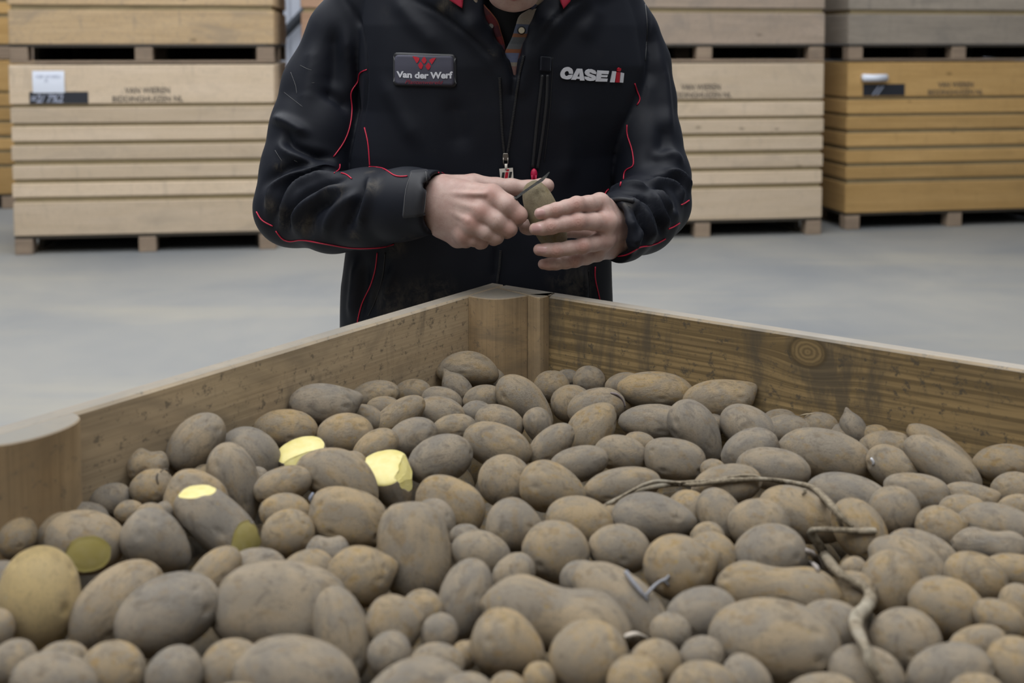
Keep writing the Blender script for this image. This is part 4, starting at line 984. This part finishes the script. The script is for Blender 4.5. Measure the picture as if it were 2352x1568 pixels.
# hands: (points are in the close-up frame of the photo, depth, radius)
def hand_r(p):
    wst = [Z(60, 520, 1.632, .031), Z(235, 515, 1.612, .032)]
    d0 = smin(chain(p, [wst[0], wst[1]]), cone(p, Z(215, 400, 1.612, 0)[:3], Z(245, 660, 1.612, 0)[:3], .024, .024), .012)
    IM, MM, RM, PM = Z(800, 415, 1.575, .0155), Z(695, 590, 1.570, .0160), Z(585, 725, 1.573, .0150), Z(500, 850, 1.582, .0135)
    for a, b, k in ((Z(270, 365, 1.61, .021), IM, .014), (Z(270, 470, 1.605, .023), MM, .014), (Z(275, 600, 1.605, .023), RM, .014), (Z(290, 700, 1.61, .021), PM, .014)):
        d0 = smin(d0, cone(p, a[:3], b[:3], a[3], b[3]*.92), k)
    d0 = smin(d0, cone(p, IM[:3], MM[:3], .0125, .0125), .010); d0 = smin(d0, cone(p, MM[:3], RM[:3], .012, .012), .010); d0 = smin(d0, cone(p, RM[:3], PM[:3], .0115, .0105), .010)
    d0 = smin(d0, chain(p, [Z(330, 760, 1.612, .018), Z(430, 880, 1.60, .0135), Z(520, 900, 1.592, .011)]), .012)
    for q in (IM, MM, RM, PM):                                     # knuckle heads
        d0 = smin(d0, ell(p, np.array(q[:3])+np.array([-.002, -.0055, .002]), (.0085, .0085, .0085)), .010)
    fing = [
     ([IM, Z(965, 520, 1.562, .0142), Z(1090, 628, 1.562, .0118), Z(1060, 672, 1.588, .0108), Z(930, 640, 1.612, .0100), Z(860, 590, 1.616, .0088)]),
     ([MM, Z(860, 690, 1.560, .0136), Z(985, 775, 1.562, .0115), Z(960, 800, 1.590, .0105), Z(830, 740, 1.612, .0098), Z(770, 690, 1.616, .0086)]),
     ([RM, Z(740, 805, 1.566, .0125), Z(845, 862, 1.568, .0108), Z(820, 880, 1.592, .0100), Z(700, 810, 1.612, .0092), Z(650, 770, 1.616, .0082)]),
     ([PM, Z(600, 885, 1.578, .0108), Z(690, 922, 1.580, .0092), Z(670, 930, 1.598, .0088), Z(580, 860, 1.612, .0082), Z(540, 820, 1.616, .0074)])]
    fd = None
    for f in fing:
        c = chain(p, f, .004); d0 = smin(d0, c, .0045) if fd is None else smin(d0, c, .0035); fd = c
    # thumb, laid along the top and behind the potato
    t_ = chain(p, [Z(300, 340, 1.622, .020), Z(600, 300, 1.618, .0150), Z(850, 322, 1.617, .0125), Z(1010, 328, 1.617, .0118), Z(1200, 334, 1.616, .0104), Z(1340, 322, 1.612, .0112), Z(1395, 312, 1.610, .0104)], .006)
    d0 = smin(d0, t_, .006)
    # tendons
    for a, b in (((300, 470), (640, 560)), ((300, 560), (540, 690)), ((330, 400), (720, 400))):
        d0 = smin(d0, cone(p, Z(*a, 1.585, 0)[:3], Z(*b, 1.560, 0)[:3], .0022, .0028), .006)
    return d0
def hand_l(p):
    wst = cone(p, Z(2330, 850, 1.668, 0)[:3], Z(2140, 800, 1.632, 0)[:3], .030, .030)
    d0 = smin(wst, cone(p, Z(2110, 680, 1.632, 0)[:3], Z(2080, 920, 1.636, 0)[:3], .021, .020), .012)
    IM, MM, RM, PM = Z(1965, 500, 1.588, .0145), Z(2040, 705, 1.578, .0155), Z(2020, 890, 1.582, .0145), Z(1930, 1035, 1.592, .0125)
    for a, b in ((Z(2120, 640, 1.63, .019), IM), (Z(2130, 740, 1.628, .021), MM), (Z(2120, 850, 1.63, .021), RM), (Z(2080, 960, 1.634, .018), PM)):
        d0 = smin(d0, cone(p, a[:3], b[:3], a[3], b[3]), .014)
    d0 = smin(d0, cone(p, IM[:3], MM[:3], .0115, .012), .008); d0 = smin(d0, cone(p, MM[:3], RM[:3], .012, .0115), .008); d0 = smin(d0, cone(p, RM[:3], PM[:3], .0108, .0098), .008)
    fing = [[IM, Z(1840, 510, 1.566, .0118), Z(1715, 515, 1.552, .0110), Z(1600, 545, 1.548, .0102), Z(1490, 575, 1.546, .0098), Z(1400, 597, 1.547, .0092), Z(1318, 613, 1.550, .0082)],
            [MM, Z(1900, 702, 1.560, .0122), Z(1735, 700, 1.546, .0117), Z(1590, 722, 1.543, .0108), Z(1440, 752, 1.543, .0104), Z(1350, 772, 1.546, .0096), Z(1266, 780, 1.552, .0086)],
            [RM, Z(1900, 935, 1.565, .0112), Z(1785, 962, 1.552, .0108), Z(1640, 985, 1.549, .0100), Z(1500, 1008, 1.550, .0096), Z(1400, 1006, 1.552, .0092), Z(1310, 1004, 1.556, .0084)],
            [PM, Z(1820, 1088, 1.578, .0098), Z(1700, 1118, 1.568, .0094), Z(1600, 1140, 1.566, .0088), Z(1490, 1152, 1.566, .0086), Z(1420, 1158, 1.568, .0082), Z(1352, 1160, 1.572, .0074)]]
    for f in fing:
        c = chain(p, f, .004)
        for i in (2, 4): c = smin(c, ell(p, np.array(f[i][:3])+np.array([0, -.0020, .0005]), (f[i][3]*.92, f[i][3]*.95, f[i][3]*.93)), .004)
        d0 = smin(d0, c, .0030)
    d0 = smin(d0, chain(p, [Z(2090, 800, 1.64, .018), Z(1880, 790, 1.655, .0155), Z(1600, 775, 1.648, .0125), Z(1380, 765, 1.635, .0115), Z(1195, 760, 1.618, .0104), Z(1160, 758, 1.614, .0098)], .006), .006)
    return d0
def trunk(p):
    t = torso(p, .03, zbot=.86)
    a = chain(p, [(q[0], q[1]+.002, q[2], q[3]*.72) for q in ARM_R[:-1]], .02); b = chain(p, [(q[0], q[1]+.002, q[2], q[3]*.72) for q in ARM_L[:-1]], .02)
    dd = smin(smin(t, a, .02), b, .02)
    dd = smin(dd, cone(p, P(1172, -20, 1.82), P(1172, 120, 1.845), .058, .062), .03)
    for s in (-1, 1):
        dd = smin(dd, chain(p, [(-.055+s*.085, 1.85, .93, .088), (-.055+s*.105, 1.86, .50, .058), (-.055+s*.12, 1.885, .13, .042)], .02), .03)
    return dd
parts_ = []
for fn, lo, hi, h in ((hand_r, P(965, 560+20, 1.66)-np.array([.03, .13, .02]), P(1270, 395, 1.66)+np.array([.02, .03, .03]), .00135), (hand_l, P(1195, 625, 1.7)-np.array([.02, .18, .02]), P(1470, 430, 1.7)+np.array([.02, .03, .03]), .00135),
                      (head, HP(-.10, 0, 0)*[1, 0, 0]+[0, 1.44, 1.36], HP(.10, 0, 0)*[1, 0, 0]+[0, 1.90, 1.74], .003), (trunk, (-.50, 1.60, .08), (.36, 2.0, 1.56), .011)):
    parts_.append(sdf_mesh(fn, lo, hi, h))
# skin colour data: flush over the knuckles, lips
JOINTS = [Z(800,400,1.56,.012), Z(695,580,1.555,.012), Z(585,715,1.558,.012), Z(500,845,1.57,.011), Z(620,430,1.575,.014), Z(1085,640,1.553,.010), Z(985,790,1.555,.010),
          Z(1715,515,1.541,.010), Z(1490,575,1.536,.008), Z(1735,700,1.534,.011), Z(1440,752,1.533,.009), Z(1785,962,1.541,.010), Z(1500,1008,1.541,.008), Z(1700,1118,1.558,.009), Z(2010,700,1.57,.013), Z(1960,900,1.575,.013),
          Z(1330,1000,1.55,.010), Z(1370,1160,1.56,.010), Z(1290,790,1.545,.009), Z(1340,640,1.545,.008)]
CREASE = [(1715,515,1.541),(1490,572,1.536),(1735,700,1.534),(1440,752,1.533),(1785,962,1.541),(1500,1008,1.541),(1700,1118,1.558)]
V = np.vstack([a for a, b in parts_]); o_ = np.cumsum([0]+[len(a) for a, b in parts_]); Q = np.vstack([b+o for (a, b), o in zip(parts_, o_)])
flush = np.zeros(len(V)); crease = np.full(len(V), 1.0); cm = np.zeros(len(V)); lip = np.zeros(len(V))
for x, y, z, r in JOINTS: flush = np.maximum(flush, np.exp(-(np.linalg.norm(V-np.array([x, y, z]), axis=1)/r)**2))
for zx, zy, dd in CREASE:
    q = np.array(Z(zx, zy, dd, 0)[:3]); r = np.linalg.norm(V-q, axis=1); m_ = np.exp(-(r/.0085)**2); s_ = m_ > cm; crease[s_] = (r*np.sign((V-q)[:, 0]))[s_]; cm = np.maximum(cm, m_)
for s in (-1, 1):
    for a, b, r in ((HP(0, .004, .0505), HP(s*.019, -.005, .0475), .005), (HP(0, .003, .0385), HP(s*.016, -.005, .042), .006)):
        lip = np.maximum(lip, np.clip(1.45-cone(V.astype(np.float32), a, b, 0, 0)/r, 0, 1)*.75)
# creases over the finger joints are real furrows
nrmV = np.zeros_like(V); fn_ = np.cross(V[Q[:, 2]]-V[Q[:, 0]], V[Q[:, 3]]-V[Q[:, 1]])
for k in range(4): np.add.at(nrmV, Q[:, k], fn_)
nrmV /= np.linalg.norm(nrmV, axis=1)[:, None]+1e-12
V = V - nrmV*(cm*.00038*(.5+.5*np.cos(crease/.0030*2*math.pi)))[:, None]
g = G('skin'); v = g.obj
a = g.noise(v, 45, 4, .6); b = g.noise(v, 160, 4, .7); f_ = g.noise(v, 700, 3, .7)
c = g.mix(g.ramp(a, [(.35, 0), (.68, 1)]), (.47, .335, .29), (.39, .25, .215))
c = g.mix(g.math('MULTIPLY', g.attr('flush'), .55), c, (.40, .19, .15))
c = g.mix(g.math('MULTIPLY', g.ramp(b, [(.55, 0), (.75, 1)]), .35), c, (.28, .16, .12))
c = g.mix(g.attr('lip'), c, (.36, .085, .10))
c = g.mix(g.math('MULTIPLY', g.attr('crease_mask'), g.ramp(f_, [(.5, 0), (.65, .5)])), c, (.24, .11, .08))
M_body = g.done(c, .52, g.bump(g.math('ADD', f_, g.math('MULTIPLY', b, .8)), .35, .0006), spec=.4, sss=.12)
bd = mesh_np('body', V, Q, M_body); child(bd); bd['label'] = 'bare hands, chin and mouth'
for nm, ar in (('flush', flush), ('lip', lip), ('crease_mask', cm)):
    at = bd.data.attributes.new(nm, 'FLOAT', 'POINT')
    if len(bd.data.vertices) == len(ar): at.data.foreach_set('value', ar.astype(np.float32))
BB = bvh_of(V, Q)
# fingernails
M_nail = plain('nail', (.44, .265, .245), .3)
def nail(zx, zy, hw, hh, tilt):
    cx, cy = 960+zx/4.704, 360+zy/4.704; n = 9; V_, F_ = [], []; ok = []
    for j in range(n):
        for i in range(n):
            a_, b_ = 2*i/(n-1)-1, 2*j/(n-1)-1; r = (abs(a_)**3+abs(b_)**3)**(1/3); m_ = max(abs(a_), abs(b_))
            if r > 1e-6: a_, b_ = a_*m_/r, b_*m_/r
            x, y = a_*hw, b_*hh; x, y = x*math.cos(tilt)-y*math.sin(tilt), x*math.sin(tilt)+y*math.cos(tilt)
            h, nn_ = hit(BB, cx+x/4.704, cy+y/4.704); e = 1-max(abs(2*i/(n-1)-1), abs(2*j/(n-1)-1))**4
            V_.append(h+nn_*(.0001+.0005*e))
    F_ = [(j*n+i, (j+1)*n+i, (j+1)*n+i+1, j*n+i+1) for j in range(n-1) for i in range(n-1)]
    o = mesh_obj('fingernail', V_, F_, M_nail, bd, True)
for a in ((1322, 604, 52, 38, -.12), (1285, 768, 52, 42, -.05), (1340, 1002, 52, 38, .1)):
    try: nail(*a)
    except TypeError: pass
# hair
def hair_f(p):
    dd = ell(p, HP(0, -.098, .150), (.081, .102, .104), RH)
    return smax(smax(dd, -ell(p, HP(0, -.092, .142), (.0735, .0935, .0995), RH), .003), -smin(ell(p, HP(0, .01, .095), (.075, .075, .085), RH), ell(p, HP(0, -.07, .03), (.1, .07, .06), RH), .01), .006)
hv, hq = sdf_mesh(hair_f, (-.14, 1.40, 1.40), (.14, 1.90, 1.78), .0045)
hv = hv+np.array([[0, 0, 1.]])*0
hn_ = hv-np.array(HP(0, -.098, .150)); hn_ /= np.linalg.norm(hn_, axis=1)[:, None]
hv = hv+hn_*np.array([abs(mnoise.noise(Vector((q[0]*160, q[1]*40, q[2]*60))))*.007 for q in hv])[:, None]
g = G('hair_brown'); hs_ = g.noise(g.scaled(g.obj, (420, 90, 120)), 1, 4, .7); M_hair = g.done(g.mix(g.ramp(hs_, [(.35, 0), (.65, 1)]), (.022, .014, .009), (.075, .047, .028)), .6, g.bump(hs_, .8, .003), spec=.35)
child(mesh_np('hair', hv, hq, M_hair))
# undershirt at the neck
def under(p):
    dd = cone(p, P(1174, -20, 1.80), P(1177, 200, 1.808), .068, .085)
    return smax(dd, p[:, 2]-(1.500+.25*(p[:, 1]-1.75)), .004)
uv_, uq = sdf_mesh(under, (-.14, 1.60, 1.30), (.12, 1.94, 1.56), .004)
M_und = plain('black_cotton', (.008, .008, .009), .9, 0, .2)
child(mesh_np('undershirt', uv_, uq, M_und))
# trousers and boots (behind the crate)
def trous(p):
    dd = None
    for s in (-1, 1):
        c = chain(p, [(-.055+s*.08, 1.848, .95, .105), (-.055+s*.105, 1.86, .50, .078), (-.055+s*.12, 1.885, .12, .066)], .02); dd = c if dd is None else smin(dd, c, .03)
    return smax(dd, np.maximum(p[:, 2]-.95, .07-p[:, 2]), .01)
tv_, tq_ = sdf_mesh(trous, (-.35, 1.66, .05), (.25, 2.02, 1.0), .011)
child(mesh_np('trousers', tv_, tq_, plain('dark_work_cotton', (.03, .035, .05), .9)))
for s in (-1, 1):
    def boot(p):
        x0 = -.055+s*.12; dd = smin(cone(p, (x0, 1.885, .18), (x0, 1.88, .06), .056, .052), cone(p, (x0, 1.87, .045), (x0+s*.02, 1.72, .038), .050, .044), .03)
        return smax(dd, -p[:, 2], .006)
    bv_, bq_ = sdf_mesh(boot, (-.055+s*.12-.1, 1.62, -.02), (-.055+s*.12+.1, 1.98, .26), .008)
    child(mesh_np('boot', bv_, bq_, plain('black_boot', (.02, .018, .016), .6)))

# ------------------------------------------------------------------ the potato and the knife in the hands
pa, pb_ = np.array(Z(1235, 345, 1.582, 0)[:3]), np.array(Z(1505, 945, 1.592, 0)[:3])
L_ = (pb_-pa); hl = np.linalg.norm(L_)/2+.0105; L_ /= np.linalg.norm(L_); T_ = np.array([0, -1., 0]); T_ -= L_*(T_@L_); T_ /= np.linalg.norm(T_); S_ = np.cross(T_, L_)
M_held = skin_mat('held_potato_skin', (.56, .46, .28), (.46, .39, .25), (.48, .36, .16), (.56, .46, .2), .8, .45, .2, .3)
pv = potato_shape(V4, 4, 777)*np.array([hl, .0232, .0225]); pv = pv@np.stack([L_, S_, T_], 0)
held = link(bpy.data.objects.new('potato', bpy.data.meshes.new('potato')))
mid = (pa+pb_)/2
held.data.from_pydata((pv+0).tolist(), [], F4.tolist()); held.data.materials.append(M_held); held.data.polygons.foreach_set('use_smooth', [True]*len(F4)); held.location = mid
for n_ in M_held.node_tree.nodes:
    if n_.type in ('TEX_NOISE', 'TEX_VORONOI'): n_.inputs['Scale'].default_value *= 26
tag(held, 'long potato held upright in both hands under the knife blade', 'potato')
kn = thing('paring_knife', 'small grey paring knife resting across the top of the held potato', 'knife', tuple(Z(1040, 450, 1.556, 0)[:3]))
bl = [(1026,466),(1096,398),(1200,325),(1300,255),(1365,205),(1418,160),(1424,168),(1395,215),(1350,262),(1280,305),(1180,372),(1075,448)]
def kd(zx): return 1.556+.0*(zx-1040)
n = len(bl); V_ = [np.array(Z(x, y, 1.5555, 0)[:3]) for x, y in bl]+[np.array(Z(x, y, 1.5570, 0)[:3]) for x, y in bl]
Fq = [tuple(range(n)), tuple(range(n, 2*n))[::-1]]+[(i, n+i, n+(i+1) % n, (i+1) % n) for i in range(n)]
V_ = [v_-np.array(kn.location) for v_ in V_]
g = G('worn_steel'); M_blade = g.done(g.mix(g.ramp(g.noise(g.obj, 130, 5, .7), [(.4, 0), (.65, 1)]), (.14, .155, .175), (.27, .27, .26)), .38, None, .75)
mesh_obj('blade', V_, Fq, M_blade, kn)
hv_, hf_ = tube_geo([np.array(Z(x, y, d_, 0)[:3])-np.array(kn.location) for x, y, d_ in ((1050, 455, 1.5575), (960, 520, 1.583), (850, 590, 1.597), (740, 650, 1.603), (690, 680, 1.604))], [.0035, .007, .0085, .0085, .006], 10)
mesh_obj('handle', hv_, hf_, plain('dark_handle', (.03, .025, .02), .6), kn, True)
# ================================================================== dry stalk, rootlet and bits lying on the potatoes
bpy.context.view_layer.update()
_dg = bpy.context.evaluated_depsgraph_get()
def on_heap(x, y):
    r = ray(x, y); h, co, n, *_ = S.ray_cast(_dg, Vector(C0), Vector(r/np.linalg.norm(r)))
    return co[1] if h else None
def lying(line, rad_px, step=7, win=5, gap=.3):
    """a run of points lying on the heap: the nearest potato over a short stretch carries it"""
    pr = np.array([(*p, r) for p, r in zip(line, rad_px)], float); pr = smooth_line(pr, step)
    dd = np.array([on_heap(x, y) or np.nan for x, y in pr[:, :2]]); dd = np.where(np.isnan(dd), np.nanmedian(dd), dd)
    m = np.array([dd[max(0, i-win):i+win+1].min() for i in range(len(dd))])
    for _ in range(6): m = np.r_[m[0], (m[:-2]+2*m[1:-1]+m[2:])/4, m[-1]]
    rr = pr[:, 2]*m/F; pts = np.array([P(x, y, q-r*gap) for (x, y, _), q, r in zip(pr, m, rr)])
    return pts, rr
g = G('dry_stalk'); v = g.obj
sv = g.noise(v, 220, 4, .7, .5)
c = g.mix(g.ramp(sv, [(.40, 0), (.62, 1)]), (.10, .08, .055), (.25, .21, .15)); c = g.mix(g.ramp(g.noise(v, 25, 3), [(.5, 0), (.7, .7)]), c, (.31, .285, .23))
M_stalk = g.done(c, .85, g.bump(sv, .6, .001), spec=.2)
stalk = thing('dry_stalk', 'long brown dry potato stalk bent in a zigzag over the potatoes at right', 'stalk', tuple(P(1870, 1225, 1.2)))
def stalk_part(name, line, rad_px, flat=.8, mat=None, par=stalk, n=8, **k):
    p, r = lying(line, rad_px, **k)
    r = r*np.array([1+.22*mnoise.noise(Vector((i*.21, r[0]*900, 0))) for i in range(len(r))])
    V_, F_ = tube_geo(p, r, n, flat); o0 = np.array(par.location)
    return mesh_obj(name, [q-o0 for q in V_], F_, mat or M_stalk, par, True)
stalk_part('stem', [(1392,1158),(1430,1140),(1480,1122),(1540,1112),(1600,1112),(1660,1104),(1745,1100),(1800,1106),(1862,1118),(1900,1150),(1930,1185),(1958,1210)], [4,6,8,8,7,8,7,8,9,10,9,6])
stalk_part('stem', [(1400,1157),(1440,1132),(1500,1106),(1560,1108),(1640,1102),(1700,1092),(1738,1094),(1748,1102)], [3,4,5,5,5,5,5,4])
stalk_part('stem', [(2012,1218),(1975,1219),(1920,1216),(1875,1216),(1862,1222),(1880,1250),(1905,1290),(1930,1318),(1965,1340),(1990,1356)], [9,9,8,8,10,12,13,12,11,11])
stalk_part('stem', [(1988,1352),(2000,1372),(1988,1395),(1970,1415),(1966,1440),(1980,1470),(1992,1495),(1996,1520),(2010,1545),(2035,1590)], [11,15,17,19,17,15,13,13,13,13])
stalk_part('side_shoot', [(1848,1122),(1850,1130),(1842,1136)], [4,4,2])
stalk_part('side_shoot', [(1925,1190),(1932,1205),(1935,1214)], [5,5,4])
M_root = plain('grey_rootlet', (.19, .19, .205), .85)
def small(name, label, cat, lines, mat=M_root, **k):
    p, r = lying(*lines[0], step=4, **k); t = thing(name, label, cat, tuple(p[0]))
    for nm, l in zip(('twig', 'twig', 'twig'), lines): stalk_part(nm, *l, mat=mat, par=t, step=4, n=6, **k)
    return t
small('rootlet', 'small grey forked rootlet lying between potatoes at lower centre', 'root', [([(1437,1312),(1452,1334),(1470,1356),(1487,1378)], [6,6,6,4]), ([(1483,1368),(1498,1350),(1515,1336),(1530,1330),(1537,1320)], [5,5,5,6,3]), ([(1526,1332),(1533,1340),(1536,1346)], [4,4,2])])
small('rootlet', 'short pale broken twig between potatoes at the bottom edge', 'root', [([(1434,1462),(1455,1456),(1478,1462),(1488,1466)], [6,8,6,3])], plain('pale_twig', (.42, .37, .31), .8))
small('rootlet', 'curled root hairs on the cracked potato by the left board', 'root', [([(368,1083),(378,1077),(387,1080),(389,1088)], [1.5,1.8,1.6,1]), ([(362,1086),(360,1098),(363,1112)], [2,2.4,1.4])], plain('dark_root', (.10, .085, .07), .9))
small('rootlet', 'thin straw-coloured root by the right board', 'root', [([(1836,955),(1852,951),(1868,950)], [1.8,2,1.4])], plain('straw_root', (.36, .29, .19), .9))
small('rootlet', 'peeling dark sprout on the potato behind the centre of the heap', 'root', [([(1402,902),(1418,906),(1430,918),(1436,934)], [2.5,3.2,3,2])], plain('dark_root_2', (.16, .13, .13), .9))
small('rootlet', 'blueish dry sprout tip on a potato left of the peeled one', 'root', [([(719,1132),(713,1144),(714,1152)], [3,5,3])], plain('blue_grey_root', (.22, .24, .30), .8))
small('rootlet', 'pale dry sprout between potatoes near the right board', 'root', [([(2001,1052),(2006,1062),(2004,1068)], [3,4,2])], plain('pale_root', (.5, .5, .52), .8))
small('rootlet', 'grey crumbled root clump beside the stalk', 'root', [([(1850,1262),(1866,1272),(1880,1290),(1884,1300)], [6,9,8,4]), ([(1862,1290),(1874,1300),(1880,1312)], [5,6,4])], plain('crumb_root', (.25, .22, .2), .9))
